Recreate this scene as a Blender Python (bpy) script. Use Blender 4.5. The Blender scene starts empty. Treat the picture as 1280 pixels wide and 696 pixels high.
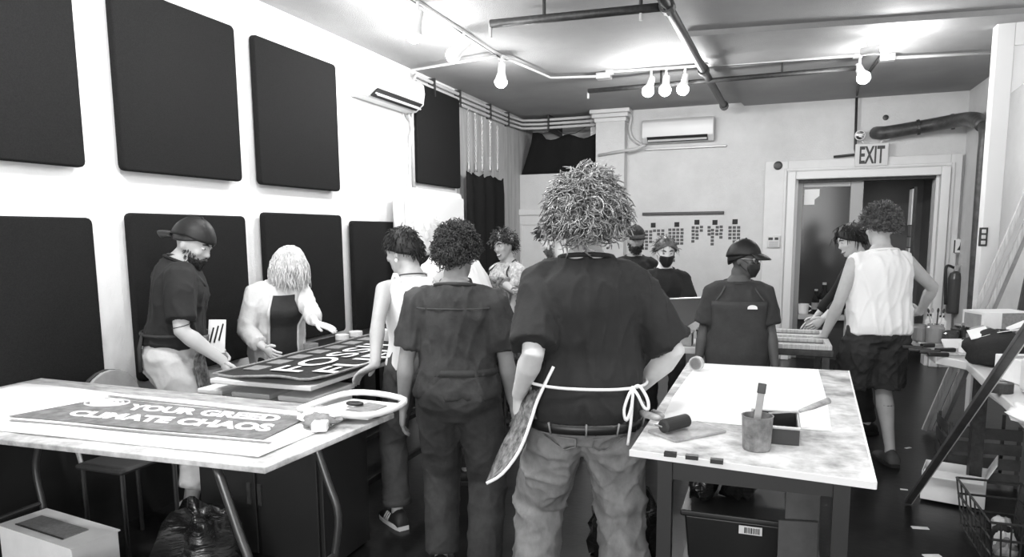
import bpy, bmesh, math, random
import numpy as np
from mathutils import Vector, Matrix, noise
random.seed(7)
SC = bpy.context.scene
COL = SC.collection
# ------------------------------------------------------------------ camera
F_PX, YAW, PITCH, ROLL, CYP = 875.0, 0.35604, 0.12770, 0.00867, 405.4
CAM = Vector((3.21, 0.0, 1.52))
_f = Vector((-math.sin(YAW)*math.cos(PITCH), math.cos(YAW)*math.cos(PITCH), -math.sin(PITCH)))
_r0 = Vector((math.cos(YAW), math.sin(YAW), 0)); _d0 = _f.cross(_r0)
_r = _r0*math.cos(ROLL)+_d0*math.sin(ROLL); _d = -_r0*math.sin(ROLL)+_d0*math.cos(ROLL)
cd = bpy.data.cameras.new('camera'); cam = bpy.data.objects.new('camera', cd); COL.objects.link(cam)
cd.sensor_fit = 'HORIZONTAL'; cd.sensor_width = 36; cd.lens = F_PX/1280*36
cd.shift_y = (CYP-348)/1280; cd.clip_start = 0.05
mw = Matrix.Identity(4)
for i in range(3):
    mw[i][0], mw[i][1], mw[i][2], mw[i][3] = _r[i], -_d[i], -_f[i], CAM[i]
cam.matrix_world = mw
SC.camera = cam
# ------------------------------------------------------------------ world, light, exposure
SC.view_settings.view_transform = 'Standard'; SC.view_settings.look = 'None'
SC.view_settings.gamma = 1.0; SC.view_settings.use_curve_mapping = False
SC.view_settings.exposure = 0.0
W = bpy.data.worlds.new('world'); SC.world = W; W.use_nodes = True
W.node_tree.nodes['Background'].inputs[0].default_value = (.9, .9, .9, 1)
W.node_tree.nodes['Background'].inputs[1].default_value = 1.0
def area(name, loc, target, sx, sy, power, spread=180):
    l = bpy.data.lights.new(name, 'AREA'); l.shape = 'RECTANGLE'; l.size = sx; l.size_y = sy; l.energy = power
    l.spread = math.radians(spread)
    o = bpy.data.objects.new(name, l); COL.objects.link(o); o.location = loc
    o.rotation_euler = (Vector(target)-Vector(loc)).to_track_quat('-Z', 'Y').to_euler(); return o
# area light added for assumed daylight through an unseen window behind the photographer
area('window_daylight', (2.9, -3.42, 1.75), (1.4, 4.0, 1.2), 3.8, 2.0, 200)
# ------------------------------------------------------------------ pixel helpers
def ray(x, y): return _r*((x-640)/F_PX)+_d*((y-CYP)/F_PX)+_f
def atz(x, y, z): d = ray(x, y); return CAM+d*((z-CAM.z)/d.z)
def atx(x, y, X): d = ray(x, y); return CAM+d*((X-CAM.x)/d.x)
def aty(x, y, Y): d = ray(x, y); return CAM+d*((Y-CAM.y)/d.y)
def atd(x, y, D): return CAM+ray(x, y)*D
ZC, YB, XR, YF = 3.05, 9.0, 5.13, -3.5
# ------------------------------------------------------------------ materials
MATS = {}
def mat(name, v, rough=.7, metal=0, spec=.5, bump=0, bscale=60, var=0, vscale=8, stretch=(1,1,1), alpha=1, trans=0, emit=0, coat=0, sheen=0):
    if name in MATS: return MATS[name]
    m = bpy.data.materials.new(name); m.use_nodes = True; nt = m.node_tree
    b = nt.nodes['Principled BSDF']
    b.inputs['Base Color'].default_value = (v, v, v, 1); b.inputs['Roughness'].default_value = rough
    b.inputs['Metallic'].default_value = metal; b.inputs['Specular IOR Level'].default_value = spec
    b.inputs['Transmission Weight'].default_value = trans; b.inputs['Coat Weight'].default_value = coat
    b.inputs['Sheen Weight'].default_value = sheen; b.inputs['Alpha'].default_value = alpha
    if emit:
        b.inputs['Emission Color'].default_value = (1,1,1,1); b.inputs['Emission Strength'].default_value = emit
    if bump or var:
        tc = nt.nodes.new('ShaderNodeTexCoord'); mp = nt.nodes.new('ShaderNodeMapping')
        mp.inputs['Scale'].default_value = stretch; nt.links.new(tc.outputs['Object'], mp.inputs['Vector'])
    if bump:
        n = nt.nodes.new('ShaderNodeTexNoise'); n.inputs['Scale'].default_value = bscale; n.inputs['Detail'].default_value = 3
        nt.links.new(mp.outputs[0], n.inputs['Vector'])
        bp = nt.nodes.new('ShaderNodeBump'); bp.inputs['Strength'].default_value = min(1, bump); bp.inputs['Distance'].default_value = .02*max(1, bump)
        nt.links.new(n.outputs[0], bp.inputs['Height']); nt.links.new(bp.outputs[0], b.inputs['Normal'])
    if var:
        n = nt.nodes.new('ShaderNodeTexNoise'); n.inputs['Scale'].default_value = vscale; n.inputs['Detail'].default_value = 5; n.inputs['Roughness'].default_value = .65
        nt.links.new(mp.outputs[0], n.inputs['Vector'])
        cr = nt.nodes.new('ShaderNodeValToRGB'); lo = max(.004, v*(1-var)); hi = min(.95, v*(1+var))
        cr.color_ramp.elements[0].position = .33; cr.color_ramp.elements[0].color = (lo,lo,lo,1)
        cr.color_ramp.elements[1].position = .67; cr.color_ramp.elements[1].color = (hi,hi,hi,1)
        nt.links.new(n.outputs[0], cr.inputs[0]); nt.links.new(cr.outputs[0], b.inputs['Base Color'])
    MATS[name] = m; return m
white_wall = mat('white_wall', .86, .8, bump=.12, bscale=90, var=.03, vscale=3)
back_plaster = mat('back_plaster', .60, .85, bump=.25, bscale=70, var=.07, vscale=2.2)
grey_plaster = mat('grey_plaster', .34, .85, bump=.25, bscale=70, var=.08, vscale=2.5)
ceil_m = mat('ceiling_plaster', .30, .8, bump=.3, bscale=120, var=.08, vscale=1.5)
floor_m = mat('black_floor', .013, .3, spec=.35, bump=.05, bscale=25, var=.35, vscale=4)
felt = mat('black_felt', .014, .95, spec=.1, bump=.2, bscale=400, var=.25, vscale=160)
white_paint = mat('white_paint', .74, .5)
trim_paint = mat('trim_paint', .66, .5, var=.04, vscale=6)
off_white = mat('off_white_plastic', .62, .4)
black_plastic = mat('black_plastic', .016, .4)
dark_metal = mat('dark_metal', .035, .5, metal=.2, var=.4, vscale=30)
steel = mat('steel', .55, .35, metal=.8)
chrome = mat('chrome', .8, .12, metal=1)
galv = mat('galvanised', .42, .45, metal=.3)
pale_wood = mat('pale_wood', .52, .65, var=.25, vscale=5, stretch=(14,14,1.2))
stain_wood = mat('stained_board', .32, .7, var=.45, vscale=9, stretch=(1,4,4))
ink_board = mat('inky_tabletop', .47, .55, var=.68, vscale=6, stretch=(1,1,1))
paper = mat('paper', .82, .8)
cloth_white = mat('white_cloth', .84, .9, bump=.1, bscale=30)
cloth_black = mat('black_cloth', .014, .9, bump=.15, bscale=60)
grey_print = mat('grey_print', .16, .8, var=.35, vscale=25)
letter_white = mat('letter_white', .80, .8)
letter_grey = mat('letter_grey', .24, .85, var=.2, vscale=60)
card = mat('cardboard', .33, .85, var=.12, vscale=12)
card_white = mat('white_card', .80, .8, var=.05)
glass_jar = mat('glass_jar', .85, .08, trans=.85, spec=.5)
rubber = mat('rubber', .02, .6)
dark_fabric = mat('dark_fabric', .03, .9, bump=.2, bscale=40)
bag_plastic = mat('bag_plastic', .014, .22, spec=.6, bump=.5, bscale=9, stretch=(1,1,5))
# ------------------------------------------------------------------ mesh builder
class MB:
    def __init__(s): s.v = []; s.f = []
    def add(s, vs, fs):
        o = len(s.v); s.v += [tuple(v) for v in vs]; s.f += [tuple(i+o for i in f) for f in fs]; return s
    def box(s, c, size, R=None):
        c = Vector(c); hx, hy, hz = size[0]/2, size[1]/2, size[2]/2
        vs = [Vector((x,y,z)) for x in(-hx,hx) for y in(-hy,hy) for z in(-hz,hz)]
        if R is not None: vs = [R@v for v in vs]
        return s.add([c+v for v in vs], [(0,1,3,2),(4,6,7,5),(0,4,5,1),(2,3,7,6),(0,2,6,4),(1,5,7,3)])
    def bx(s, x0,x1,y0,y1,z0,z1): return s.box(((x0+x1)/2,(y0+y1)/2,(z0+z1)/2),(abs(x1-x0),abs(y1-y0),abs(z1-z0)))
    def loft(s, rings, cap=True, close=False):
        n = len(rings[0]); o = len(s.v)
        for r in rings: s.v += [tuple(p) for p in r]
        m = len(rings)
        for i in range(m if close else m-1):
            a = o+i*n; b = o+((i+1)%m)*n
            for j in range(n): k = (j+1)%n; s.f.append((a+j,a+k,b+k,b+j))
        if cap and not close:
            s.f.append(tuple(o+j for j in reversed(range(n)))); s.f.append(tuple(o+(m-1)*n+j for j in range(n)))
        return s
    def tube(s, pts, r, n=8, cap=True, close=False, flat=1.0):
        pts = [Vector(p) for p in pts]; m = len(pts)
        rs = r if isinstance(r, (list,tuple)) else [r]*m
        T = []
        for i in range(m):
            a = pts[i-1] if (i>0 or close) else pts[0]; b = pts[(i+1)%m] if (i<m-1 or close) else pts[-1]
            t = b-a; T.append(t.normalized() if t.length>1e-9 else Vector((0,0,1)))
        up = Vector((0,0,1)) if abs(T[0].z)<.9 else Vector((0,1,0))
        u = (up-T[0]*up.dot(T[0])).normalized(); rings = []
        for i in range(m):
            u = u-T[i]*u.dot(T[i]); u = u.normalized() if u.length>1e-6 else T[i].orthogonal().normalized()
            w = T[i].cross(u)
            rings.append([pts[i]+u*(math.cos(2*math.pi*j/n)*rs[i])+w*(math.sin(2*math.pi*j/n)*rs[i]*flat) for j in range(n)])
        return s.loft(rings, cap, close)
    def lathe(s, prof, c, n=20, R=None):
        c = Vector(c); rings = []
        for r, z in prof:
            ring = [Vector((math.cos(2*math.pi*j/n)*r, math.sin(2*math.pi*j/n)*r, z)) for j in range(n)]
            rings.append([c+(R@p if R is not None else p) for p in ring])
        return s.loft(rings)
    def ell(s, c, r, R=None, nu=16, nv=10):
        c = Vector(c); rings = []
        for i in range(nv+1):
            t = math.pi*(i/nv); t = max(.03, min(math.pi-.03, t))
            ring = [Vector((math.sin(t)*math.cos(2*math.pi*j/nu)*r[0], math.sin(t)*math.sin(2*math.pi*j/nu)*r[1], -math.cos(t)*r[2])) for j in range(nu)]
            rings.append([c+(R@p if R is not None else p) for p in ring])
        return s.loft(rings)
    def prism(s, poly, z0, z1):
        n = len(poly)
        return s.loft([[Vector((p[0],p[1],z0)) for p in poly],[Vector((p[0],p[1],z1)) for p in poly]])
    def slab(s, pts, off):
        a = [Vector(p) for p in pts]; off = Vector(off); return s.loft([a,[p+off for p in a]])
    def grid(s, rows):
        n = len(rows[0]); o = len(s.v)
        for r in rows: s.v += [tuple(p) for p in r]
        for i in range(len(rows)-1):
            for j in range(n-1): a = o+i*n+j; s.f.append((a,a+1,a+n+1,a+n))
        return s
    def mesh(s, name, smooth=False, base=None):
        me = bpy.data.meshes.new(name); vs = s.v
        if base is not None: vs = [(x-base[0],y-base[1],z-base[2]) for x,y,z in vs]
        me.from_pydata(vs, [], s.f)
        bm = bmesh.new(); bm.from_mesh(me); bmesh.ops.recalc_face_normals(bm, faces=bm.faces); bm.to_mesh(me); bm.free()
        if smooth: me.polygons.foreach_set('use_smooth', [True]*len(me.polygons))
        return me
    def build(s, name, m, parent=None, smooth=False, bevel=0, solid=0, label=None, seg=2):
        base = parent_base(parent) if parent is not None else None
        org = None
        if base is None and s.v:
            xs = np.array(s.v); org = Vector(((xs[:,0].min()+xs[:,0].max())/2, (xs[:,1].min()+xs[:,1].max())/2, xs[:,2].min()))
        me = s.mesh(name, smooth, base if base is not None else org)
        o = bpy.data.objects.new(name, me); COL.objects.link(o); me.materials.append(m)
        if parent is not None: o.parent = parent
        else: o.location = org
        o['_b'] = tuple(base if base is not None else org)
        if solid: md = o.modifiers.new('solid','SOLIDIFY'); md.thickness = solid; md.offset = 0
        if bevel:
            md = o.modifiers.new('bevel','BEVEL'); md.width = bevel; md.segments = seg; md.limit_method = 'ANGLE'; md.angle_limit = .6
            if not smooth: me.polygons.foreach_set('use_smooth', [True]*len(me.polygons)); o.modifiers.new('wn','WEIGHTED_NORMAL')
        if label: o['label'] = label
        return o
def parent_base(p): return Vector(p['_b'])
def tag(o, label, cat, group=None, kind=None):
    o['label'] = label; o['category'] = cat
    if group: o['group'] = group
    if kind: o['kind'] = kind
    return o
def thing(name, label, cat, loc, group=None):
    o = bpy.data.objects.new(name, None); COL.objects.link(o); o.location = loc; o['_b'] = tuple(loc); o.empty_display_size = .1
    return tag(o, label, cat, group)
def struct(o, label, cat):
    o['kind'] = 'structure'; o['label'] = label; o['category'] = cat; return o
def Rz(a): return Matrix.Rotation(math.radians(a),3,'Z')
def Rx(a): return Matrix.Rotation(math.radians(a),3,'X')
def Ry(a): return Matrix.Rotation(math.radians(a),3,'Y')
def text_mb(txt, bold=0, shear=0, spacing=1.0):
    cu = bpy.data.curves.new('t','FONT'); cu.body = txt; cu.offset = bold; cu.shear = shear; cu.space_character = spacing; cu.resolution_u = 3
    o = bpy.data.objects.new('t', cu); COL.objects.link(o)
    dg = bpy.context.evaluated_depsgraph_get(); me = bpy.data.meshes.new_from_object(o.evaluated_get(dg))
    v = np.array([p.co[:2] for p in me.vertices]); f = [tuple(p.vertices) for p in me.polygons]
    bpy.data.objects.remove(o); bpy.data.curves.remove(cu); bpy.data.meshes.remove(me)
    lo, hi = v.min(0), v.max(0); return (v-lo)/(hi-lo), f
def text_on(txt, bl, br, tl, lift, name, m, parent, tr=None, **k):
    v, f = text_mb(txt, **k); bl, br, tl = Vector(bl), Vector(br), Vector(tl); tr = Vector(tr) if tr is not None else br+tl-bl
    nrm = (br-bl).cross(tl-bl).normalized()*lift
    mb = MB(); mb.add([bl*(1-a)*(1-b)+br*a*(1-b)+tl*(1-a)*b+tr*a*b+nrm for a,b in v], f)
    return mb.build(name, m, parent)
def segs(a, b, n): a = Vector(a); b = Vector(b); return [a.lerp(b, i/n) for i in range(n+1)]
def smooth_path(pts, sub=6):
    P = [Vector(p) for p in pts]; out = []
    for i in range(len(P)-1):
        p0 = P[max(i-1,0)]; p1 = P[i]; p2 = P[i+1]; p3 = P[min(i+2,len(P)-1)]
        for k in range(sub):
            t = k/sub
            out.append(.5*((2*p1)+(p2-p0)*t+(2*p0-5*p1+4*p2-p3)*t*t+(-p0+3*p1-3*p2+p3)*t**3))
    out.append(P[-1]); return out
def cylR(d):  # rotation taking +Z to direction d
    return Vector((0,0,1)).rotation_difference(Vector(d).normalized()).to_matrix()
# ================================================================== SETTING
struct(MB().bx(-.2,XR+.2,YF-.2,YB+2.6,-.1,0).build('floor', floor_m), 'black painted studio floor', 'floor')
struct(MB().bx(-.2,XR+.2,YF-.2,YB+2.6,ZC,ZC+.12).build('ceiling', ceil_m), 'grey plaster ceiling with track lights', 'ceiling')
struct(MB().bx(-.2,0,YF-.2,YB+.2,0,ZC).build('wall_left', white_wall), 'white wall hung with black acoustic panels', 'wall')
struct(MB().bx(XR,XR+.2,YF-.2,YB+2.6,0,ZC).build('wall_right', back_plaster), 'light grey side wall behind the leaning planks', 'wall')
# front wall behind the photographer; its window opening is assumed, added for light
mb = MB(); mb.bx(0,.9,YF-.2,YF,0,ZC); mb.bx(4.9,XR,YF-.2,YF,0,ZC); mb.bx(.9,4.9,YF-.2,YF,0,.7); mb.bx(.9,4.9,YF-.2,YF,2.8,ZC)
struct(mb.build('wall_front', white_wall), 'white front wall around the shop window', 'wall')
# back wall with the doorway (x 3.43..4.88, to z 2.12)
DX0, DX1, DZ = 3.43, 4.90, 2.125
mb = MB(); mb.bx(.96,DX0,YB,YB+.2,0,ZC); mb.bx(DX1,XR,YB,YB+.2,0,ZC); mb.bx(DX0,DX1,YB,YB+.2,DZ,ZC)
struct(mb.build('wall_back', back_plaster), 'light grey plaster back wall with door and air conditioner', 'wall')
# alcove left of the pilaster: lower wall with door, dark loft above
AY = YB-.05
zl = aty(690,217,AY).z
struct(MB().bx(0,1.0,AY,AY+.2,0,zl).build('wall_alcove', back_plaster), 'lower grey wall with panelled door under the loft', 'wall')
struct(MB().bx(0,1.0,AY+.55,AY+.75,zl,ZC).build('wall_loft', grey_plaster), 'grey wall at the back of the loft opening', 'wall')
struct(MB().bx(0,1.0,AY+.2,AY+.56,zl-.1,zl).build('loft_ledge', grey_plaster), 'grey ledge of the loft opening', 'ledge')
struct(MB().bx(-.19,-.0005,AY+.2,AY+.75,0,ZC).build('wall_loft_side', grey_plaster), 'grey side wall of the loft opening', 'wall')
struct(MB().bx(.0,.012,6.96,AY+.7,0,ZC).build('wall_left_far', mat('bare_plaster',.42,.9,bump=.4,bscale=60,var=.2,vscale=4,stretch=(1,3,.4))), 'bare grey plaster stretch of the left wall behind the hanging chains', 'wall')
struct(MB().bx(.0,.012,YF,6.9,0,.62).build('baseboard_left', mat('black_base',.014,.6)), 'black painted base band along the left wall', 'baseboard')  # black band added to put the dark below the left table into the wall colour
a = atx(569,150,0).y
# pilaster
px0, px1 = aty(745,138,YB-.18).x, aty(781,138,YB-.18).x
t = thing('pilaster', 'plaster pilaster with stepped capital left of the grey air conditioner', 'column', ((px0+px1)/2,YB-.1,0)); t['kind'] = 'structure'
MB().bx(px0,px1,YB-.18,YB+.01,0,2.90).build('shaft', back_plaster, t)
for k,(dz,e) in enumerate(((2.90,.02),(2.95,.045),(3.0,.07))):
    MB().bx(px0-e,px1+e,YB-.18-e,YB,dz,dz+.048).build('moulding', trim_paint, t, bevel=.008)
# vestibule behind the doorway
VY = YB+2.2
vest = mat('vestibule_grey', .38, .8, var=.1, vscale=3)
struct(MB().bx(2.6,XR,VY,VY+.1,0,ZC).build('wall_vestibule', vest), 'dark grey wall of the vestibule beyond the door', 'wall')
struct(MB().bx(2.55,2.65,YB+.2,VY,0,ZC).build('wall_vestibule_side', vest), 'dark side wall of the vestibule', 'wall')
# door surround
t = thing('door_1', 'pale painted door surround of the doorway below the exit sign', 'door', ((DX0+DX1)/2,YB,0)); t['kind'] = 'structure'
sx0, sx1, sz = 3.09, 5.10, 2.345
mb = MB(); mb.bx(sx0,DX0-.09,YB-.06,YB,0,sz); MB_l = mb.build('side_panel', trim_paint, t, bevel=.006)
MB().bx(DX1+.09,sx1,YB-.06,YB,0,sz).build('side_panel', trim_paint, t, bevel=.006)
MB().bx(DX0-.09,DX1+.09,YB-.06,YB,DZ+.09,sz).build('head_panel', trim_paint, t, bevel=.006)
for x0,x1,z0,z1 in((DX0-.09,DX0,0,DZ+.09),(DX1,DX1+.09,0,DZ+.09),(DX0,DX1,DZ,DZ+.09)):
    MB().bx(x0,x1,YB-.10,YB,z0,z1).build('casing', white_paint, t, bevel=.01)
for x0,x1,z0,z1 in((DX0-.13,DX0-.10,0,DZ+.13),(DX1+.10,DX1+.13,0,DZ+.13),(DX0-.10,DX1+.10,DZ+.10,DZ+.13)):
    MB().bx(x0,x1,YB-.075,YB-.055,z0,z1).build('bead', trim_paint, t, bevel=.005)
MB().bx(DX0,DX0+.03,YB,YB+.2,0,DZ).build('jamb', white_paint, t); MB().bx(DX1-.03,DX1,YB,YB+.2,0,DZ).build('jamb', white_paint, t)
MB().bx(DX0+.03,DX1-.03,YB,YB+.2,DZ-.03,DZ).build('jamb', dark_metal, t)
# glazed screen in the left half of the doorway
GY = YB+.12
gx0, gx1 = DX0+.03, aty(1078,260,GY).x; gi = aty(1062,260,GY).x; gz = aty(1030,234,GY).z; gzb = aty(1020,392,GY).z
t = thing('window_1', 'glazed screen with mirrored reflections in the left half of the doorway', 'window', ((gx0+gx1)/2,GY,0)); t['kind'] = 'structure'
frame_g = mat('screen_frame', .40, .5)
MB().bx(gx0,gx0+.06,GY-.025,GY+.025,0,gz+.06).build('stile', frame_g, t, bevel=.006)
MB().bx(gi,gx1,GY-.03,GY+.03,0,gz+.06).build('stile', frame_g, t, bevel=.006)
MB().bx(gx0+.06,gi,GY-.025,GY+.025,gz,gz+.06).build('rail', frame_g, t, bevel=.006)
MB().bx(gx0+.06,gi,GY-.13,GY+.025,gzb-.06,gzb).build('sill', frame_g, t, bevel=.006)
MB().bx(gx0+.06,gi,GY-.02,GY+.02,0,gzb-.06).build('lower_panel', mat('dark_panel',.03,.5), t)
gl = mat('screen_glass', .05, .12, spec=.3, trans=.3)
MB().bx(gx0+.06,gi,GY-.004,GY+.004,gzb,gz).build('pane', gl, t)
q = aty(1008,245,GY-.006)
MB().slab([(gx0+.075,GY-.006,gz-.02),(gx0+.24,GY-.006,gz-.02),(gx0+.24,GY-.006,gz-.10),(gx0+.19,GY-.006,gz-.14),(gx0+.19,GY-.006,gz-.2),(gx0+.075,GY-.006,gz-.2)],(0,-.003,0)).build('sticker', paper, t, label='white sticker in the corner of the glass')
# shelf strip of leaflets inside right jamb
t = thing('leaflet_rack', 'narrow rack of leaflets standing inside the right door jamb', 'rack', (DX1-.1,YB+.3,0))
MB().bx(DX1-.2,DX1-.17,YB+.22,YB+.5,0,2.02).build('back_board', dark_metal, t)
zz = 2.0
for k in range(9):
    h = (.42 if k==0 else random.uniform(.12,.2)); MB().bx(DX1-.22+random.uniform(0,.02),DX1-.202,YB+.24,YB+.44,zz-h+.012,zz).build('leaflet', [paper,letter_grey,card,off_white][k%4 if k else 0], t); zz -= h
# ceiling lower panel along the back
p0 = atz(858,46,ZC-.04); p1 = atz(1280,18,ZC-.04)
struct(MB().prism([(p0.x,p0.y),(XR,p1.y+.02),(XR,YB),(p0.x+.3,YB)],ZC-.04,ZC).build('ceiling_panel', ceil_m), 'lower plasterboard section of the grey ceiling above the door', 'ceiling')
# portal post with gusset
PY = 6.3
a = aty(1243,42,PY); b = aty(1228,300,PY); w = .115
xp = (a.x+b.x)/2-.01
t = thing('trim_1', 'white painted post with angled gusset behind the leaning planks', 'post', (xp+.05,PY,0)); t['kind'] = 'structure'
MB().bx(xp,xp+w,PY-.06,PY+.06,0,ZC).build('post', white_paint, t, bevel=.006)
MB().bx(xp+w,XR,PY-.06,PY+.06,ZC-.2,ZC).build('beam', white_paint, t, bevel=.006)
zg = aty(1262,110,PY).z
MB().slab([(xp+w,PY-.055,ZC-.2),(xp+w,PY-.055,zg-.05),(xp+w+.06,PY-.055,zg),(XR-.05,PY-.055,ZC-.2)],(0,.11,0)).build('gusset', white_paint, t, bevel=.005)
# ------------------------------------------------------------------ acoustic panels
def panel(y0,y1,z0,z1,label):
    y0+=.008
    t = thing('acoustic_panel', label, 'acoustic panel', (.04,(y0+y1)/2,z0), 'black acoustic panels on the left wall')
    r = .03; pts = []
    for cy_,cz_,a0 in((y1-r,z1-r,0),(y0+r,z1-r,90),(y0+r,z0+r,180),(y1-r,z0+r,270)):
        for k in range(4): an = math.radians(a0+k*30); pts.append((.022,cy_+r*math.cos(an),cz_+r*math.sin(an)))
    MB().slab(pts,(.045,0,0)).build('fabric_face', felt, t, bevel=.012, seg=3)
    MB().bx(.004,.024,y0+.1,y1-.1,z0+.1,z1-.1).build('backing_board', dark_metal, t)
panel(1.62,2.54,1.86,2.80,'leftmost upper black acoustic panel, cut off by the picture edge')
panel(2.74,3.62,1.865,2.80,'upper black acoustic panel above the man in the backwards cap')
panel(3.78,4.69,1.86,2.80,'upper black acoustic panel above the woman in the white cardigan')
panel(1.62,2.55,.70,1.62,'leftmost lower black acoustic panel behind the white banner table')
panel(2.75,3.625,.75,1.65,'lower black acoustic panel directly behind the man in the backwards cap')
panel(3.79,4.69,.78,1.68,'lower black acoustic panel behind the woman in the white cardigan')
panel(4.83,5.755,.74,1.64,'lower black acoustic panel behind the woman in the white tank top')
panel(5.97,6.93,2.01,2.93,'tall-hung black acoustic panel beyond the wall air conditioner, near the chains')
# ================================================================== WALL AND CEILING FITTINGS
def ac_unit(label, c, wx, along, out, L, Hh, Dp):
    # c = centre of the back face; along = unit vector of its length; out = unit vector off the wall
    along = Vector(along); out = Vector(out); up = Vector((0,0,1)); c = Vector(c)
    t = thing('air_conditioner', label, 'air conditioner', tuple(c-up*Hh/2))
    prof = [(0,-.5),(0,.5),(.75,.5),(.97,.36),(1,.1),(.93,-.28),(.55,-.5)]
    A = [c-along*L/2+out*(p[0]*Dp)+up*(p[1]*Hh) for p in prof]
    MB().loft([A,[p+along*L for p in A]]).build('casing', off_white, t, bevel=.012)
    s0 = c+out*(Dp*.80)-up*(Hh*.37)
    Rm = Matrix((along,out,up)).transposed()
    sl = Matrix.Rotation(math.radians(-38),3,along)
    MB().box(s0+out*.012,(L*.84,.085,.012),sl@Rm).build('outlet', black_plastic, t)
    for k in range(3): MB().box(s0+out*(.018-.026*(k-1)*.6)-up*(.008+.024*(k-1)*-.55),(L*.82,.012,.006),sl@Rm).build('louvre', off_white, t)
    MB().box(c+out*(Dp*.985)+up*(Hh*.12)+along*(L*.05),(L*.5,.004,.006),Rm).build('trim_line', steel, t)
    return t
cy = 5.42
ac_unit('white split air conditioner on the left wall among black panels', (0,cy,2.76), 0, (0,1,0), (1,0,0), .90, .27, .21)
t = ac_unit('grey split air conditioner on the back wall above the black rail', ((1.65+2.5)/2,YB,2.755), 0, (1,0,0), (0,-1,0), .85, .28, .21)
tr0 = aty(806,187,YB-.03); tr1 = aty(908,184.5,YB-.03)
tag(MB().bx(tr0.x,tr1.x,YB-.05,YB,tr0.z-.012,tr0.z+.012).build('wall_rail', galv, bevel=.004), 'thin grey rail on the back wall just under the air conditioner', 'rail')
b0 = aty(803,267.5,YB-.02); b1 = aty(905,266.5,YB-.02)
tag(MB().bx(b0.x,b1.x,YB-.03,YB,b0.z-.018,b0.z+.018).build('wall_rail', black_plastic, bevel=.004), 'black magnetic rail on the back wall above the swatch charts', 'rail')
# swatch charts: columns of little cards under a dark head card
sw_g = mat('swatch_grey', .10, .9, var=.25, vscale=40); sw_d = mat('swatch_dark', .03, .9)
small = MB().bx(-.019,.019,-.003,0,-.016,.016).mesh('card')
small.materials.append(sw_g)
def chart(xs, ztop, head, cols, label):
    X = lambda p: aty(p,285,YB).x
    Z = lambda p: aty(850,p,YB).z
    t = thing('swatch_chart', label, 'wall chart', (X(xs[0]),YB,Z(cols[0][1])), 'swatch charts pinned to the back wall')
    bse = parent_base(t)
    hx, hz = X(head), Z(ztop); MB().bx(hx-.03,hx+.03,YB-.006,YB,hz-.03,hz+.03).build('head_card', sw_d, t)
    for px,(z0,z1) in zip(xs,[(c[0],c[1]) for c in cols]):
        zz = z0
        while zz < z1:
            o = bpy.data.objects.new('card', small); COL.objects.link(o); o.parent = t
            o.location = Vector((X(px)+random.uniform(-.003,.003),YB-.0,Z(zz)))-bse; zz += 4.3
chart([803.5,808.5,813.5,818.5,823.5,828.5],281,816.5,[(289,312),(289,312),(289,302),(288,290),(288,296),(288,296)],'widest swatch chart at the left end under the black rail')
chart([837.5,842.5,847.5,852.5],280.5,846,[(287,312),(287,326),(287,308),(287,308)],'long drooping swatch chart, second from the left under the black rail')
chart([866.5,871.5,876.5],278,871,[(284.5,302),(285,302),(284,290)],'short three column swatch chart in the middle of the five')
chart([886.5,891,896.5,901.5],278.5,893.5,[(284.5,297),(288,306),(284.5,296),(284,301)],'ragged swatch chart, fourth from the left of five')
chart([912.5,918,923.5],278,918.5,[(285,302),(285,307),(285,302)],'rightmost swatch chart, nearest the man in the black cap')
# exit sign
e0 = aty(1069.5,180,YB-.09); e1 = aty(1110,207,YB-.09)
t = thing('exit_sign', 'EXIT sign over the doorway with two round emergency lamps', 'exit sign', ((e0.x+e1.x)/2,YB-.05,e1.z))
MB().bx(e0.x,e1.x,YB-.09,YB-.03,e1.z,e0.z).build('housing', off_white, t, bevel=.008)
MB().bx(e0.x+.012,e1.x-.012,YB-.094,YB-.089,e1.z+.012,e0.z-.012).build('face', mat('sign_face',.62,.5), t)
text_on('EXIT',(e0.x+.045,YB-.094,e1.z+.03),(e1.x-.04,YB-.094,e1.z+.03),(e0.x+.045,YB-.094,e0.z-.03),.003,'lettering',mat('sign_ink',.05,.6),t,bold=.025)
for px in(1075,1108.5):
    c = aty(px,169,YB-.1)
    R = cylR((0,-1,-.15)); h = MB(); h.lathe([(.02,-.05),(.05,-.02),(.058,.02),(.054,.03)],c,18,R); l = h.build('lamp_head', off_white, t, smooth=False)
    MB().lathe([(.03,.02),(.046,.031),(.02,.038)],c,18,R).build('lens', chrome, t)
    MB().tube([c+Vector((0,.04,0)),(c.x*.6+.4*(e0.x+e1.x)/2,YB-.06,e0.z)],.012).build('arm', off_white, t)
# conduit to the exit sign from the ceiling
pts = [aty(1072,194,YB-.05),aty(1071,186,YB-.05),aty(1068,140,YB-.05),aty(1068,118,YB-.06)]
tag(MB().tube([aty(1042,196,YB-.05),aty(1069,193,YB-.05)]+[aty(1069,186,YB-.05),aty(1071,120,YB-.05),atz(1073,108,ZC-.07),atz(1100,72,ZC-.07)],.014,8).build('conduit', dark_metal, smooth=True), 'dark conduit running from the ceiling down to the exit sign', 'conduit')
c = aty(972.5,207,YB-.06)
tag(MB().lathe([(.05,0),(.05,.012),(.03,.016)],c,20,cylR((0,-1,0))).build('speaker_disc', black_plastic), 'black round disc at the top left of the door surround', 'speaker')
c = aty(1107,147,YB)
tag(MB().lathe([(.03,0),(.03,.01),(.01,.012)],c,16,cylR((0,-1,0))).build('wall_plug', black_plastic), 'small black round plug on the wall above the vent pipe', 'plug')
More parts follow.
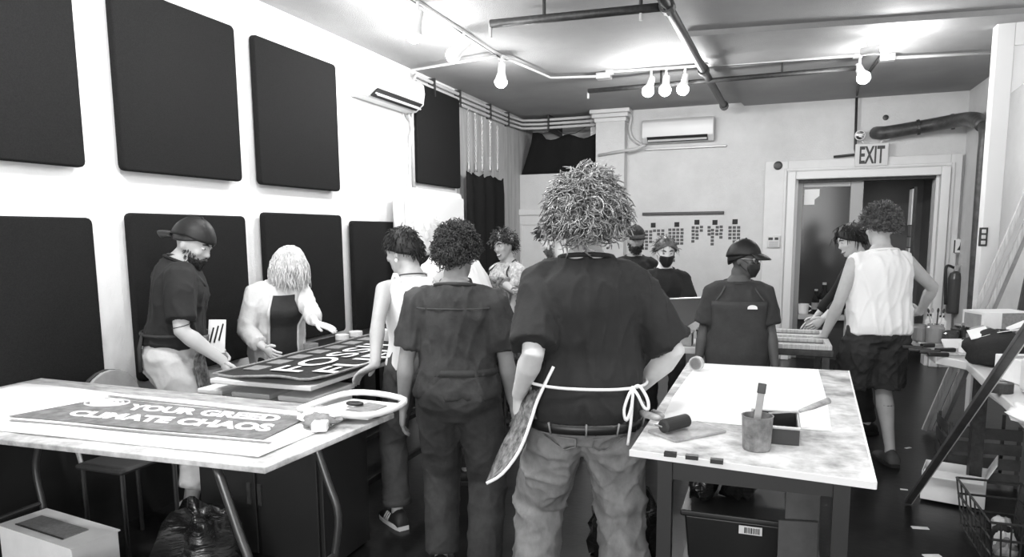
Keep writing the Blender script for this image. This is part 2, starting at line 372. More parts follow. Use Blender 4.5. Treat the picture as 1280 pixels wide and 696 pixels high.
# vent pipe
pp = smooth_path([aty(1095,166,YB-.02),aty(1100,166,YB-.14),aty(1112,165,YB-.17),aty(1160,157,YB-.2),aty(1203,149.5,YB-.5),aty(1219,149.5,8.05),aty(1228,157,7.72),aty(1230.5,170,7.62),aty(1228,200,7.6),aty(1221,300,7.6),aty(1213,420,7.6)],4)
t = thing('vent_pipe', 'dark bent vent pipe running right across the wall from the exit sign', 'pipe', (4.8,YB-.2,1))
vm = mat('vent_metal', .05, .45, var=.5, vscale=14)
MB().tube(pp[:25],[.07 if i<22 else .06 for i in range(25)],12).build('elbow_run', vm, t, smooth=True)
MB().tube(pp[24:],[.045]*(len(pp)-24),10).build('drop', vm, t, smooth=True)
for px,py in((1148,159),(1191,152)):
    c = aty(px,py,YB-.2); MB().lathe([(.082,-.015),(.082,.015)],c,14,cylR(aty(1205,149.5,YB-.24)-aty(1160,157,YB-.2))).build('collar', dark_metal, t)
# wall bits on the door surround
def plate(name,label,cat,px,py,w,h,Y,m,d=.02):
    c = aty(px,py,Y); return tag(MB().bx(c.x-w/2,c.x+w/2,Y-d,Y,c.z-h/2,c.z+h/2).build(name,m,bevel=.005),label,cat)
t = thing('intercom', 'pale intercom plate on the left door surround', 'intercom', tuple(aty(967,305,YB-.06)))
c = aty(967,303,YB-.06); MB().bx(c.x-.07,c.x+.07,YB-.09,YB-.06,c.z-.06,c.z+.08).build('housing', off_white, t, bevel=.006)
MB().bx(c.x-.06,c.x-.01,YB-.096,YB-.09,c.z+.03,c.z+.06).build('button', black_plastic, t); MB().bx(c.x+.01,c.x+.05,YB-.096,YB-.09,c.z+.03,c.z+.06).build('button', black_plastic, t)
for k in range(3): MB().bx(c.x-.05,c.x+.05,YB-.094,YB-.09,c.z-.045+k*.022,c.z-.035+k*.022).build('slot', card, t)
t = thing('alarm_sign', 'small square sign with dark flame mark on the right door surround', 'sign', tuple(aty(1200,308,YB-.06)))
c = aty(1200,308,YB-.06); MB().bx(c.x-.06,c.x+.06,YB-.07,YB-.06,c.z-.08,c.z+.08).build('plate', letter_white, t)
for s in(-1,1): MB().bx(c.x+s*.055-.006,c.x+s*.055+.006,YB-.073,YB-.07,c.z-.07,c.z+.07).build('border', black_plastic, t)
MB().bx(c.x-.05,c.x+.05,YB-.073,YB-.07,c.z-.075,c.z-.066).build('border', black_plastic, t)
MB().slab([(c.x-.03,YB-.07,c.z-.04),(c.x+.02,YB-.07,c.z-.04),(c.x+.03,YB-.07,c.z),(c.x,YB-.07,c.z+.05),(c.x-.005,YB-.07,c.z+.01)],(0,-.004,0)).build('flame', black_plastic, t)
c = aty(1228,296,PY-.06)
t = thing('wall_switch', 'dark switch strip on the white post', 'switch', tuple(c))
MB().bx(c.x-.025,c.x+.03,PY-.08,PY-.06,c.z-.07,c.z+.07).build('plate', dark_metal, t, bevel=.004)
for k in(-1,0,1): MB().bx(c.x-.012,c.x+.016,PY-.088,PY-.08,c.z+k*.042-.014,c.z+k*.042+.014).build('rocker', off_white, t, bevel=.003)
# panelled door in the alcove
d0 = aty(636,262,AY-.02); d1 = aty(742,262,AY-.02)
t = thing('door_2', 'pale panelled door in the alcove behind the smiling woman', 'door', ((d0.x+d1.x)/2,AY,0)); t['kind'] = 'structure'
x0, x1, zt = d0.x, min(d1.x,px0-.02), d0.z
MB().bx(x0+.08,x1-.08,AY-.02,AY,0,zt-.08).build('leaf', trim_paint, t)
for a_ in((x0,x0+.08,0,zt),(x1-.08,x1,0,zt),(x0+.08,x1-.08,zt-.08,zt)): MB().bx(a_[0],a_[1],AY-.05,AY,a_[2],a_[3]).build('casing', trim_paint, t, bevel=.008)
for z0_,z1_ in((.2,.85),(1.0,zt-.18)):
    w0,w1 = x0+.17,x1-.17
    for a_ in((w0,w1,z0_,z0_+.03),(w0,w1,z1_-.03,z1_),(w0,w0+.03,z0_+.03,z1_-.03),(w1-.03,w1,z0_+.03,z1_-.03)): MB().bx(a_[0],a_[1],AY-.034,AY-.02,a_[2],a_[3]).build('panel_moulding', trim_paint, t, bevel=.005)
MB().ell((x0+.14,AY-.06,1.0),(.03,.03,.03)).build('knob', steel, t, smooth=True)
# black cloth bundle in the loft and hanging drape
q0, q1 = aty(650,175,AY+.25), aty(745,180,AY+.25)
rows = []
for j in range(9):
    zt_ = zl+ (aty(690,172,AY+.04).z-zl)*(j/8)
    rows.append([Vector((.02+.16*j/8+(px0-.03-.16*j/8)*i/14, AY+.04+.012*math.sin(i*1.3), zt_+ (.03*math.sin(i*.9+1) if j==8 else 0)+(.05 if (j==8 and i<3) else 0))) for i in range(15)])
tag(MB().grid(rows).build('loft_cloth', felt, smooth=True, solid=.012), 'black cloth sheet stored across the loft opening', 'cloth')
# hanging black drape with chains
CY = atx(581,225,.12).y
def drape_pts(px, py, X): return atx(px,py,X)
xw = .10
rows = []
ya, yb_ = atx(583,218,xw).y, atx(629,222,xw).y
ztop = atx(600,219,xw).z
for j in range(12):
    z = ztop*(1-j/11)+.25*(j/11)
    rows.append([Vector((xw+.035*math.sin(i*1.1)*(1 if j else .6), ya+(yb_-ya)*i/20, z+(.02*math.cos(i*1.6) if j==0 else 0))) for i in range(21)])
tag(MB().grid(rows).build('hanging_drape', felt, smooth=True, solid=.008), 'long black drape hanging from clips and chains on the left wall', 'curtain')
for k,px in enumerate((586,595,603,613,622)):
    top = atx(px-1.5,[140,145,150,155,160][k],xw+.03); bot = atx(px,212,xw+.03); bot.y = bot.y; top.y = bot.y
    t = thing('hanging_chain', ['leftmost','second','middle','fourth','rightmost'][k]+' thin steel chain hanging above the black drape', 'chain', tuple(bot), 'chains above the black drape')
    n = int((top.z-bot.z)/.028); mb = MB()
    for i in range(n):
        c = Vector((bot.x,bot.y,bot.z+.06+i*.028)); 
        R = Rz(0 if i%2 else 90)
        mb.tube([c+R@Vector((.009*math.cos(a),0,.019*math.sin(a))) for a in [2*math.pi*q/8 for q in range(8)]],.0032,4,close=True)
    mb.build('links', steel, t)
    MB().box((bot.x,bot.y,bot.z+.03),(.02,.035,.09)).build('clip', steel, t, bevel=.004)
    MB().tube([(bot.x,bot.y-.03,bot.z-.02),(bot.x+.01,bot.y,bot.z+.0),(bot.x,bot.y+.03,bot.z-.02)],.008,6).build('hook', chrome, t)
# white cabinet under that panel
fy0, fy1 = atx(505,240,.22).y, atx(581,240,.22).y
t = thing('tall_cabinet', 'tall shallow white cabinet with rounded top beneath the far black panel', 'cabinet', (.12,(fy0+fy1)/2,0))
fz = atx(540,236,.22).z
MB().bx(.085,.20,fy0,fy1,.05,fz).build('body', white_paint, t, bevel=.05, seg=4)
ym = (fy0+fy1)/2
for y0_,y1_ in((fy0+.03,ym-.005),(ym+.005,fy1-.03)):
    d = MB().bx(.203,.222,y0_,y1_,.1,fz-.06).build('door', white_paint, t, bevel=.008)
    hy = y1_-.05 if y1_<ym else y0_+.05
    MB().tube([(.245,hy,.95),(.245,hy,1.15)],.008).build('handle', steel, d)
# black board standing near the bald man
a = aty(499,318,5.2); b = aty(537,322,5.2)
t = thing('display_board', 'black upright board standing between the tank top woman and bald man', 'board', ((a.x+b.x)/2,5.2,0))
MB().bx(a.x,b.x,5.185,5.215,.55,a.z).build('board_face', felt, t, bevel=.01)
for xx in(a.x+.04,b.x-.04): MB().bx(xx-.015,xx+.015,5.19,5.21,.004,.56).build('leg', dark_metal, t); MB().bx(xx-.02,xx+.02,5.08,5.32,.004,.03).build('foot', dark_metal, t)
# ------------------------------------------------------------------ conduits and pipes
def pipe(name,label,pts,r,m,cat='pipe',sub=0,n=8):
    if sub: pts = smooth_path(pts,sub)
    return tag(MB().tube(pts,r,n).build(name,m,smooth=True),label,cat)
cw = mat('painted_conduit', .5, .5)
zc = ZC-.04
for k,dz in enumerate((0,.05,.1)):
    pipe('conduit', ['uppermost','middle','lowest'][k]+' of three grey conduits along the top of the left wall', [(.035,5.93+.0*k,1.95 if k==2 else 2.7+.1*k),(.035,5.93,2.90-dz*.5),(.045,6.0+.03*k,zc-dz-.02),(.045,6.3,zc-dz-.02),(.045,8.5,zc-dz-.02),(.08,8.85,zc-dz-.02),(.3,8.92,zc-dz-.02),(px0-.02,8.92,zc-dz-.02)], .018, cw, 'conduit')
clip_m = dark_metal
for k,(x,y) in enumerate(((.05,6.35),(.05,6.95),(.05,7.8),(.05,8.4))):
    tag(MB().bx(.0,.075,y-.01,y+.01,zc-.15,zc+.02).build('pipe_clamp', clip_m), ['nearest','second','third','farthest'][k]+' dark clamp holding the conduits on the left wall', 'clamp', 'conduit clamps')
tag(MB().bx(.42,.44,8.88,AY+.6,zc-.17,zc+.04).build('pipe_clamp', clip_m), 'dark clamp holding the conduits above the loft cloth', 'clamp', 'conduit clamps')
pipe('refrigerant_line','pale line dropping down the left wall from the air conditioner',[(.03,5.86,2.62),(.03,5.95,2.5),(.035,5.99-.12,2.3),(.035,5.85,1.2)],.016,cw,'pipe',4)
pipe('drain_line','thin white line running down the left wall beside the black panel',[(.02,5.80,2.62),(.02,5.80,1.0)],.008,off_white)
cc = smooth_path([aty(781,138,YB-.05),aty(789,145,YB-.05),aty(787,160,YB-.05),aty(790,172,YB-.05),aty(800,180,YB-.05),aty(808,181,YB-.05)],5)
pipe('refrigerant_line','curved grey line from the pilaster capital to the back air conditioner',cc,.02,cw)
pipe('condensate_line','grey line sloping from the back air conditioner to the pilaster',[aty(806,181,YB-.21),aty(795,186,YB-.21),aty(748,194,YB-.21)],.018,cw)
pipe('drain_line','thin vertical line on the pilaster edge behind the curly haired man',[aty(781,180,YB-.02),aty(781,262,YB-.02)],.008,cw)
lp = smooth_path([aty(690,150,AY+.1),aty(700,165,AY+.1),aty(720,166,AY+.1),aty(743,150,AY+.1)],5)
pipe('loose_cable','dark slack cable looped above the loft cloth',lp,.006,dark_metal,'cable')
# sprinkler pipes
zs = ZC-.13
s1 = [atz(613,30,zs),atz(834,8,zs)]
hub = s1[1]
endp = atz(905,132,zs)
di = (endp-hub).normalized()
t = thing('sprinkler_pipe', 'black sprinkler pipe crossing the ceiling with a branch toward the left', 'pipe', tuple(hub))
MB().tube([hub-di*1.6,hub,endp],.034,10).build('main', dark_metal, t, smooth=True)
MB().tube([hub,s1[0]],.028,10).build('branch', dark_metal, t, smooth=True)
MB().tube([s1[0],s1[0]-Vector((0,0,.09))],.012).build('sprinkler_head', galv, t)
for fr in(.32,.86):
    c = s1[0].lerp(hub,fr); MB().tube([c,(c.x,c.y,ZC)],.012).build('hanger', dark_metal, t)
for fr in(0,.5,1):
    c = hub.lerp(endp,fr); MB().lathe([(.048,-.04),(.048,.04)],c,12,cylR(di)).build('coupling', dark_metal, t)
c = s1[0].lerp(hub,.86); MB().tube([c,c-Vector((0,0,.07))],.01).build('sprinkler_head', galv, t)
s2a, s2b = atz(735,114,zs-.02), atz(1070,85,zs-.02)
t = thing('sprinkler_pipe', 'thin black sprinkler branch running across behind the track lamps', 'pipe', tuple(s2a))
MB().tube([s2a,s2b],.022,10).build('branch', dark_metal, t, smooth=True)
MB().tube([s2a,s2a-Vector((0,0,.07))],.01).build('sprinkler_head', galv, t)
for fr in(.3,.75): c = s2a.lerp(s2b,fr); MB().tube([c,(c.x,c.y,ZC)],.01).build('hanger', dark_metal, t)
# ------------------------------------------------------------------ track lights
bulb_m = mat('lit_bulb', .9, .4, emit=14)
lampw = mat('lamp_white', .6, .4)
def track(label, a, b):
    t = thing('light_track', label, 'light track', tuple((a+b)/2)); d = (b-a).normalized()
    R = Matrix((d,Vector((0,0,1)).cross(d),Vector((0,0,1)))).transposed()
    MB().box((a+b)/2,((b-a).length,.035,.022),R).build('channel', lampw, t, bevel=.003)
    MB().box((a+b)/2-Vector((0,0,.0115)),((b-a).length-.02,.012,.003),R).build('slot', black_plastic, t)
    for p in(a,b): MB().box(p,(.07,.06,.04),R).build('end_cap', lampw, t, bevel=.004)
def track_lamp(label, top, aim, power, L=.16, up=True):
    top = Vector(top); aim = Vector(aim).normalized()
    t = thing('track_lamp', label, 'lamp', tuple(top-Vector((0,0,.2))), 'track lamps on the ceiling')
    MB().tube([top,top-Vector((0,0,.09))],.011).build('stem', lampw, t)
    c = top-Vector((0,0,.1)); R = cylR(aim)
    MB().lathe([(.018,-.05),(.03,-.045),(.034,.04),(.052,.09),(.054,.1),(.046,.1)],c,16,R).build('shade', lampw, t, smooth=False)
    MB().ell(c+aim*.112,(.056,.056,.05),R,14,8).build('bulb', bulb_m, t, smooth=True)
    l = bpy.data.lights.new('bulb_light','POINT'); l.energy = power; l.shadow_soft_size = .05
    lo = bpy.data.objects.new('bulb_light', l); COL.objects.link(lo); lo.parent = t; lo.location = c+aim*.19-parent_base(t)
zt_ = ZC-.012
ta, tb = atz(505,-8,zt_), atz(628,72,zt_)
dd = (tb-ta).normalized()
track('light track on the ceiling running away above the left wall', ta-dd*3.2, tb)
for k,(px,py) in enumerate(((522,2),(580,40),(627,70))):
    p = atz(px,py,zt_-.01)
    track_lamp(['white track lamp at the top edge near the left wall','middle white track lamp of the left track, angled sideways','farthest white track lamp of the left track, pointing down'][k], p, [(-.3,0,-1),(-.75,-.25,-.62),(-.1,.05,-1)][k], [40,40,30][k])
for k in range(2):  # extra lamps out of view, added to brighten the room
    p = ta-dd*(1.1+1.3*k); track_lamp('white track lamp above the photographer, %s on the left track'%['nearer to','farther back from'][k]+' the room', (p.x,p.y,zt_-.01), (-.3,0,-1), 40)
t2a, t2b = atz(762,90,zt_), atz(1072,70,zt_-.04)
track('light track across the back of the ceiling above the worktables', t2a, t2b)
for k,px in enumerate((819,839,864)):
    p = t2a.lerp(t2b,(px-762)/310.); track_lamp(['left','middle','right'][k]+' of the three bright track lamps in a row', (p.x,p.y,zt_-.02), [(-.15,-.5,-.8),(0,-.5,-.85),(-.1,-.45,-.85)][k], [30,30,30][k])
p = t2b; track_lamp('lit track lamp under the ceiling to the right of the three', (p.x+.02,p.y,zt_-.05), (.25,-.6,-.75), 26)
p = atz(1085,48,ZC-.06); track_lamp('bright track lamp close to the ceiling near the white post', (p.x,p.y,ZC-.05), (.85,-.3,.05), 30)
pipe('conduit','pale conduit joining the left light track to the back one',[atz(628,70,zc),atz(688,97,zc),atz(755,95,zc)],.012,cw,'conduit')
pipe('conduit','thin conduit across the ceiling from the left wall to the light track',[(.03,5.9,2.85),(.04,5.92,zc+.01),atz(620,70,zc)],.012,cw,'conduit')
pipe('conduit','thin conduit from the right end of the back track to the wall',[atz(1104,73,zc-.03),atz(1240,66,zc-.03)],.012,cw,'conduit')
tag(MB().box(atz(755,95,ZC-.035),(.14,.1,.06)).build('junction_box', steel, bevel=.006), 'small steel junction box at the left end of the back track', 'junction box')
tag(MB().box(atz(1109,72,ZC-.07),(.12,.07,.06)).build('junction_box', steel, bevel=.006), 'small steel junction box right of the back track lamps', 'junction box')
fa, fb = Vector((.9,1.7,zt_)), Vector((4.3,1.7,zt_))  # front track and its lamps are out of view, added for light from above
track('light track across the ceiling above the photographer', fa, fb)
for k in range(4):
    track_lamp('white track lamp above the front tables, %s from the left'%['first','second','third','fourth'][k], (1.1+k*1.0,1.7,zt_-.01), (0,.25,-1), 45)
# ================================================================== TABLES
TZ = .88
def lump(name, m, c, r, parent=None, amp=.35, fs=4, n=20, seed=0, flat=True):
    mb = MB(); c = Vector(c); rings = []
    for i in range(13):
        t_ = max(.05,min(math.pi-.05,math.pi*i/12)); ring = []
        for j in range(n):
            d = Vector((math.sin(t_)*math.cos(2*math.pi*j/n), math.sin(t_)*math.sin(2*math.pi*j/n), -math.cos(t_)))
            k = 1+amp*noise.noise(d*fs*.5+Vector((seed*7.3,seed,0)))+amp*.5*noise.noise(d*fs*1.3+Vector((0,seed*3,2)))
            p = Vector((d.x*r[0]*k,d.y*r[1]*k,d.z*r[2]*k)); 
            if flat: p.z = max(p.z,-r[2]*.72)
            ring.append(c+p+Vector((0,0,r[2]*.72 if flat else 0)))
        rings.append(ring)
    return mb.loft(rings).build(name, m, parent, smooth=True)
# --- left banner table
dull_steel = mat('dull_steel', .12, .3, metal=.7)
t = thing('print_table', 'long pale folding table in front holding the grey and white banner', 'table', (1.0,1.85,0))
LP = [(.06,1.44),(1.90,1.53),(1.94,2.18),(.06,2.22)]
MB().prism(LP,TZ-.02,TZ).build('table_top', ink_board, t, bevel=.004)
MB().prism([(.2,1.6),(1.75,1.66),(1.8,2.08),(.2,2.1)],TZ-.06,TZ-.021).build('apron_frame', dark_metal, t)
for x,s in((1.72,1),(.2,-1)):
    for y in(1.62,2.08):
        MB().tube(smooth_path([(x-s*.08,y,TZ-.05),(x-s*.01,y,TZ-.25),(x+s*.03,y,.5),(x+s*.0,y,.3),(x-s*.03,y,.0)],4),.014,8).build('leg', dull_steel, t, smooth=True)
    MB().tube([(x+s*.01,1.62,.35),(x+s*.01,2.08,.35)],.011).build('cross_bar', dull_steel, t)
MB().prism([(.07,2.10),(1.93,2.075),(1.938,2.175),(.07,2.215)],TZ+.0005,TZ+.0025).build('edge_strip', stain_wood, t)
# banner
bz = TZ+.004
t = thing('fabric_banner', 'white cloth banner printed YOUR GREED CLIMATE CHAOS on the left table', 'banner', (1.2,1.85,bz))
rows = []
for j in range(7):
    v = j/6; rows.append([Vector((.09+1.74*u, (1.515+.07*u)*(1-v)+(2.095-.03*u)*v+.006*math.sin(u*9), bz+.002*math.sin(u*14+v*6)+.001)) for u in [i/30 for i in range(31)]])
MB().grid(rows).build('cloth', cloth_white, t, smooth=True, solid=.003)
g = [(.66,1.665),(1.735,1.725),(1.70,1.985),(.745,1.99)]
MB().slab([(x,y,bz+.0055) for x,y in g],(0,0,.0012)).build('printed_panel', grey_print, t)
text_on('YOUR GREED',(.985,1.868,bz+.007),(1.645,1.905,bz+.007),(.94,1.945,bz+.007),.001,'lettering',letter_white,t,tr=(1.60,1.985,bz+.007),bold=.055,shear=.1)
text_on('CLIMATE CHAOS',(.86,1.735,bz+.007),(1.70,1.795,bz+.007),(.815,1.805,bz+.007),.001,'lettering',letter_white,t,tr=(1.655,1.88,bz+.007),bold=.055,shear=.1)
for a_,b_ in((.085,.055),(.06,.038)):
    mb = MB(); mb.tube([(.83+a_*math.cos(q)+.02*math.sin(q),1.925+b_*math.sin(q),bz+.007) for q in [2*math.pi*k/28 for k in range(28)]],.006,4,close=True,flat=.25); mb.build('roundel', letter_white, t)
mb = MB()
for k in range(6): mb.tube([(.79+.014*k,1.885+.012*(k%3),bz+.0075),(.80+.015*k,1.95-.01*(k%2),bz+.0075)],.005,4,flat=.25)
mb.build('roundel_mark', letter_white, t)
for k,(y0,y1) in enumerate(((1.625,1.64),(2.015,2.03))):
    MB().slab([(.72,y0,bz+.0055),(1.78,y0+.07-.1*k,bz+.0055),(1.78,y1+.07-.1*k,bz+.0055),(.72,y1,bz+.0055)],(0,0,.001)).build('printed_rule', letter_grey, t)
# tray with cloths at the right end
t = thing('ink_tray', 'white shallow tray with rag and tool on the banner table corner', 'tray', (1.80,2.12,TZ+.012))
MB().prism([(1.66,2.0),(1.93,2.02),(1.95,2.24),(1.72,2.25)],TZ+.012,TZ+.022).build('base', white_paint, t, bevel=.004)
mb = MB().tube(smooth_path([(1.66,2.0,TZ+.035),(1.93,2.02,TZ+.03),(1.95,2.24,TZ+.035),(1.72,2.25,TZ+.045),(1.66,2.0,TZ+.035)],5),.012,8); mb.build('rim', white_paint, t, smooth=True)
MB().prism([(1.80,2.08),(1.90,2.07),(1.91,2.18),(1.82,2.2)],TZ+.023,TZ+.026).build('ink_stain', letter_grey, t)
tag(MB().tube(smooth_path([(1.80+.03*math.cos(q),2.14+.016*math.sin(q),TZ+.034) for q in [2*math.pi*k/10 for k in range(10)]],2),.006,6,close=True).build('tape_ring', black_plastic, smooth=True), 'small black ring lying in the white tray', 'ring')
for k,(x,y,rx,ry,rz) in enumerate(((1.765,1.985,.075,.06,.022),(1.80,1.92,.055,.045,.022))):
    tag(lump('rag', [cloth_white, letter_grey][k], (x,y,TZ+.008), (rx,ry,rz), amp=.5, fs=6, seed=k+1), ['crumpled white rag at the corner of the banner table','inky grey rag beside the crumpled white one'][k], 'rag')
tag(MB().box((1.835,1.88,TZ+.022),(.05,.05,.03),Rz(25)).build('tissue_pack', card_white, bevel=.004), 'small white block beside the inky rag on the table corner', 'block')
# --- middle banner table
t = thing('banner_table', 'long table along the left wall under the black FOSSIL banner', 'table', (1.1,3.8,0))
MB().bx(.82,1.37,2.46,4.98,TZ-.022,TZ).build('table_top', white_paint, t, bevel=.004)
for x in(.88,1.30):
    for y in(2.9,4.92): MB().bx(x-.02,x+.02,y-.02,y+.02,0,TZ-.023).build('leg', dark_metal, t)
    MB().bx(x-.012,x+.012,2.93,4.90,.25,.28).build('stretcher', dark_metal, t)
t = thing('fabric_banner', 'black cloth banner lettered FOSSIL with grey patches on the middle table', 'banner', (1.1,3.5,TZ))
def bz2(x,y):
    z = TZ+.004
    if y<2.58: z += .035*((2.58-y)/.12)**2*max(0,min(1,(x-.9)/.4+.3))*.6
    if x>1.33 and y<3.2: z += .03*((x-1.33)/.1)
    return z
rows = []
for j in range(25):
    v = (j/24)**1.3
    rows.append([])
    for i in range(17):
        u = i/16; x = .79+.60*u; y0 = 2.44+.10*(abs(u-.55)*1.6)**2.2+.02*math.sin(u*7); y = y0+(4.97-y0)*v
        rows[-1].append(Vector((x,y,bz2(x,y)+.002*math.sin(x*30+y*11))))
MB().grid(rows).build('cloth', cloth_black, t, smooth=True, solid=.003)
edge = [r[0] for r in rows][::-1]+rows[0]+[r[-1] for r in rows][:8]
MB().tube([p+Vector((0,0,.004)) for p in edge],.006,5).build('hem', letter_grey, t, smooth=True)
def word(txt, x0, x1, y0, y1, m=letter_white, **k):
    z = TZ+.010; text_on(txt,(x1,y0,z),(x1,y1,z),(x0,y0,z),.002,'lettering',m,t,**k)
word('FOSSIL',.985,1.155,2.665,3.62,bold=.012)
word('FUEL',1.20,1.35,2.70,3.45,bold=.012)
for k in range(7):
    y = 2.66+k*.165; MB().bx(.835,.925,y,y+.10,TZ+.007,TZ+.010).build('patch', letter_grey, t)
for k,(x0,x1,y0,y1) in enumerate(((1.0,1.32,4.86,4.9),(1.05,1.3,4.70,4.73),(1.1,1.35,4.55,4.58),(1.02,1.35,4.40,4.45),(1.06,1.36,4.2,4.26),(1.1,1.3,4.1,4.14))):
    MB().slab([(x0,y0,TZ+.0085),(x1,y0+.03*(k%3-1),TZ+.0085),(x1,y1+.03*(k%3-1),TZ+.0085),(x0,y1,TZ+.0085)],(0,0,.002)).build('letter_stroke', letter_white, t)
# white bins under its near end
for k,(x0,x1,lab) in enumerate(((.70,.83,'narrow white bin under the near end of the black banner, leftmost'),(.90,1.10,'grey-white bin in the middle under the black banner edge'),(1.16,1.33,'pale bin under the black banner, nearest the ink tray'))):
    t = thing('storage_bin', lab, 'bin', ((x0+x1)/2,2.66,.6), 'bins under the banner table')
    MB().bx(x0,x1,2.52,2.84,.60,.79).build('body', [card_white,off_white,card_white][k], t, bevel=.01)
    MB().bx(x0-.008,x1+.008,2.51,2.85,.79,.815).build('lid', [card_white,off_white,card_white][k], t, bevel=.006)
    MB().bx(x0+.04,x1-.04,2.513,2.519,.70,.73).build('grip', dark_metal, t)
t = thing('low_cabinet', 'black low cabinet carrying the pale bins under the banner table', 'cabinet', (1.02,2.7,0))
MB().bx(.68,1.38,2.5,2.87,.02,.598).build('body', black_plastic, t, bevel=.006)
for k in range(2): d = MB().bx(.70+.34*k,1.02+.34*k,2.485,2.498,.06,.57).build('door', black_plastic, t, bevel=.003); MB().bx(.98+.06*k,1.0+.06*k,2.475,2.484,.3,.4).build('handle', dark_metal, d)
# black bench with tins by the wall
t = thing('low_bench', 'black bench with tins along the left wall behind the banner', 'bench', (.3,4.7,0))
MB().bx(.08,.60,3.98,5.1,.70,.76).build('bench_top', black_plastic, t, bevel=.006)
for x in(.12,.56):
    for y in(4.02,5.06): MB().bx(x-.02,x+.02,y-.02,y+.02,0,.70).build('leg', black_plastic, t)
for k,px in enumerate((389,428,445)):
    p = atx(px,[441,428,422][k],.53)
    t = thing('paint_tin', ['pale tin standing left of the others','middle pale tin','right hand pale tin'][k]+' on the black bench behind the FOSSIL banner', 'tin', (p.x,p.y,.76), 'tins on the bench')
    h = max(.1,atx(px,[427,416,412][k],.53).z-.76)
    MB().lathe([(.045,0),(.045,h-.01),(.04,h-.01),(.04,h-.02)],(p.x,p.y,.76),18).build('can', letter_white if k else card, t)
    MB().lathe([(.0455,h*.25),(.0458,h*.3),(.0458,h*.6),(.0455,h*.65)],(p.x,p.y,.76),18).build('wrapper', letter_grey, t)
# --- right table
t = thing('print_table', 'inky white table at right with large sheet of paper', 'table', (3.2,2.75,0))
MB().prism([(2.83,2.02),(3.48,1.95),(3.56,3.54),(2.83,3.53)],TZ-.018,TZ).build('table_top', ink_board, t, bevel=.004)
for x0,y0,x1,y1 in((2.83,2.02,3.48,1.95),(3.48,1.95,3.56,3.54)):
    d = (Vector((x1,y1,0))-Vector((x0,y0,0))).normalized(); a_ = Vector((x0,y0,TZ-.0095)); b_ = Vector((x1,y1,TZ-.0095))
    R = Matrix((d,Vector((0,0,1)).cross(d),Vector((0,0,1)))).transposed()
    MB().box((a_+b_)/2,((b_-a_).length,.006,.019),R).build('edge_band', white_paint, t)
for x in(2.92,3.42):
    for y in(2.15,3.42): MB().bx(x-.022,x+.022,y-.022,y+.022,0,TZ-.019).build('leg', black_plastic, t)
MB().bx(2.92,3.42,2.14,2.16,.76,.82).build('rail', black_plastic, t); MB().bx(2.9,3.44,2.2,3.4,.14,.17).build('shelf', black_plastic, t)
for k,px in enumerate((838,865,896)):
    c = aty(px,[567.5,571,576][k],1.985); MB().box(c,(.035,.02,.012)).build('edge_clip', black_plastic, t)
t = tag(MB().slab([(2.885,3.50,TZ+.001),(3.43,3.52,TZ+.001),(3.425,2.9,TZ+.001),(3.41,2.42,TZ+.001),(3.12,2.40,TZ+.001),(2.87,2.41,TZ+.001),(2.862,2.75,TZ+.001),(2.87,3.1,TZ+.001)],(0,0,.0012)).build('paper_sheet', paper), 'large blank white sheet of paper on the right table', 'paper')
n_ = Vector((2.95,2.13,0)); a_ = Vector((.14,.165,0)); b_ = Vector((-.10,.09,0))
t = tag(MB().slab([(*(n_)[:2],TZ+.001),(*(n_+a_)[:2],TZ+.001),(*(n_+a_+b_)[:2],TZ+.001),(*(n_+b_)[:2],TZ+.001)],(0,0,.008)).build('ink_slab', mat('slab_grey',.36,.15,var=.3,vscale=12), bevel=.001), 'grey inking slab under the roller on the right table', 'slab')
def brayer(label, c, ax, hd, L, r):
    c = Vector(c); ax = Vector(ax).normalized(); hd = Vector(hd).normalized()
    t = thing('ink_roller', label, 'ink roller', tuple(c-Vector((0,0,r))), 'ink rollers')
    MB().lathe([(r*.6,-L/2-.004),(r,-L/2),(r,L/2),(r*.6,L/2+.004)],c,18,cylR(ax)).build('roller', rubber, t)
    e0, e1 = c-ax*(L/2+.01), c+ax*(L/2+.01); m0 = c+hd*.05
    MB().tube([e0,e0+hd*.03,m0-ax*.01,m0+hd*.03],.003,6).build('fork', steel, t); MB().tube([e1,e1+hd*.03,m0+ax*.01,m0+hd*.03],.003,6).build('fork', steel, t)
    MB().tube([m0+hd*.025,m0+hd*.04,m0+hd*.09,m0+hd*.12],[.008,.012,.013,.010],10).build('handle', stain_wood, t, smooth=True)
brayer('black ink roller lying on the grey slab by the curly haired man', (2.935,2.235,TZ+.034), (.5,.8,0), (-.72,.62,-.02), .11, .022)
tag(MB().tube([(2.835,2.43,TZ+.014),(2.86,2.40,TZ+.014),(2.875,2.385,TZ+.014)],[.012,.013,.008],10).build('wood_scraper', stain_wood, smooth=True), 'wooden tool handle on the right table edge near the roller', 'handle')
# pot with brush
pc = (3.185,2.145,TZ)
t = thing('water_pot', 'cloudy plastic pot holding a flat brush on the right table', 'pot', pc)
murky = mat('murky_pot', .17, .35, var=.5, vscale=22)
MB().lathe([(.037,0),(.040,.006),(.0445,.10),(.0465,.104),(.0425,.104),(.0405,.075),(.01,.073)],pc,24).build('pot', murky, t)
t = thing('flat_brush', 'flat brush with dark tip standing in the cloudy pot', 'brush', (3.185,2.15,TZ+.075))
R = Ry(6)@Rx(-4)
MB().box((3.188,2.152,TZ+.125),(.020,.006,.10),R).build('handle', card, t, bevel=.002); MB().box((3.194,2.156,TZ+.183),(.024,.009,.03),R).build('tip', black_plastic, t, bevel=.002)
t = thing('tool_tray', 'black open tray of tools behind the cloudy pot on the right table', 'tray', (3.235,2.31,TZ))
x0,x1,y0,y1 = 3.165,3.305,2.215,2.42
MB().bx(x0,x1,y0,y1,TZ+.002,TZ+.008).build('base', black_plastic, t)
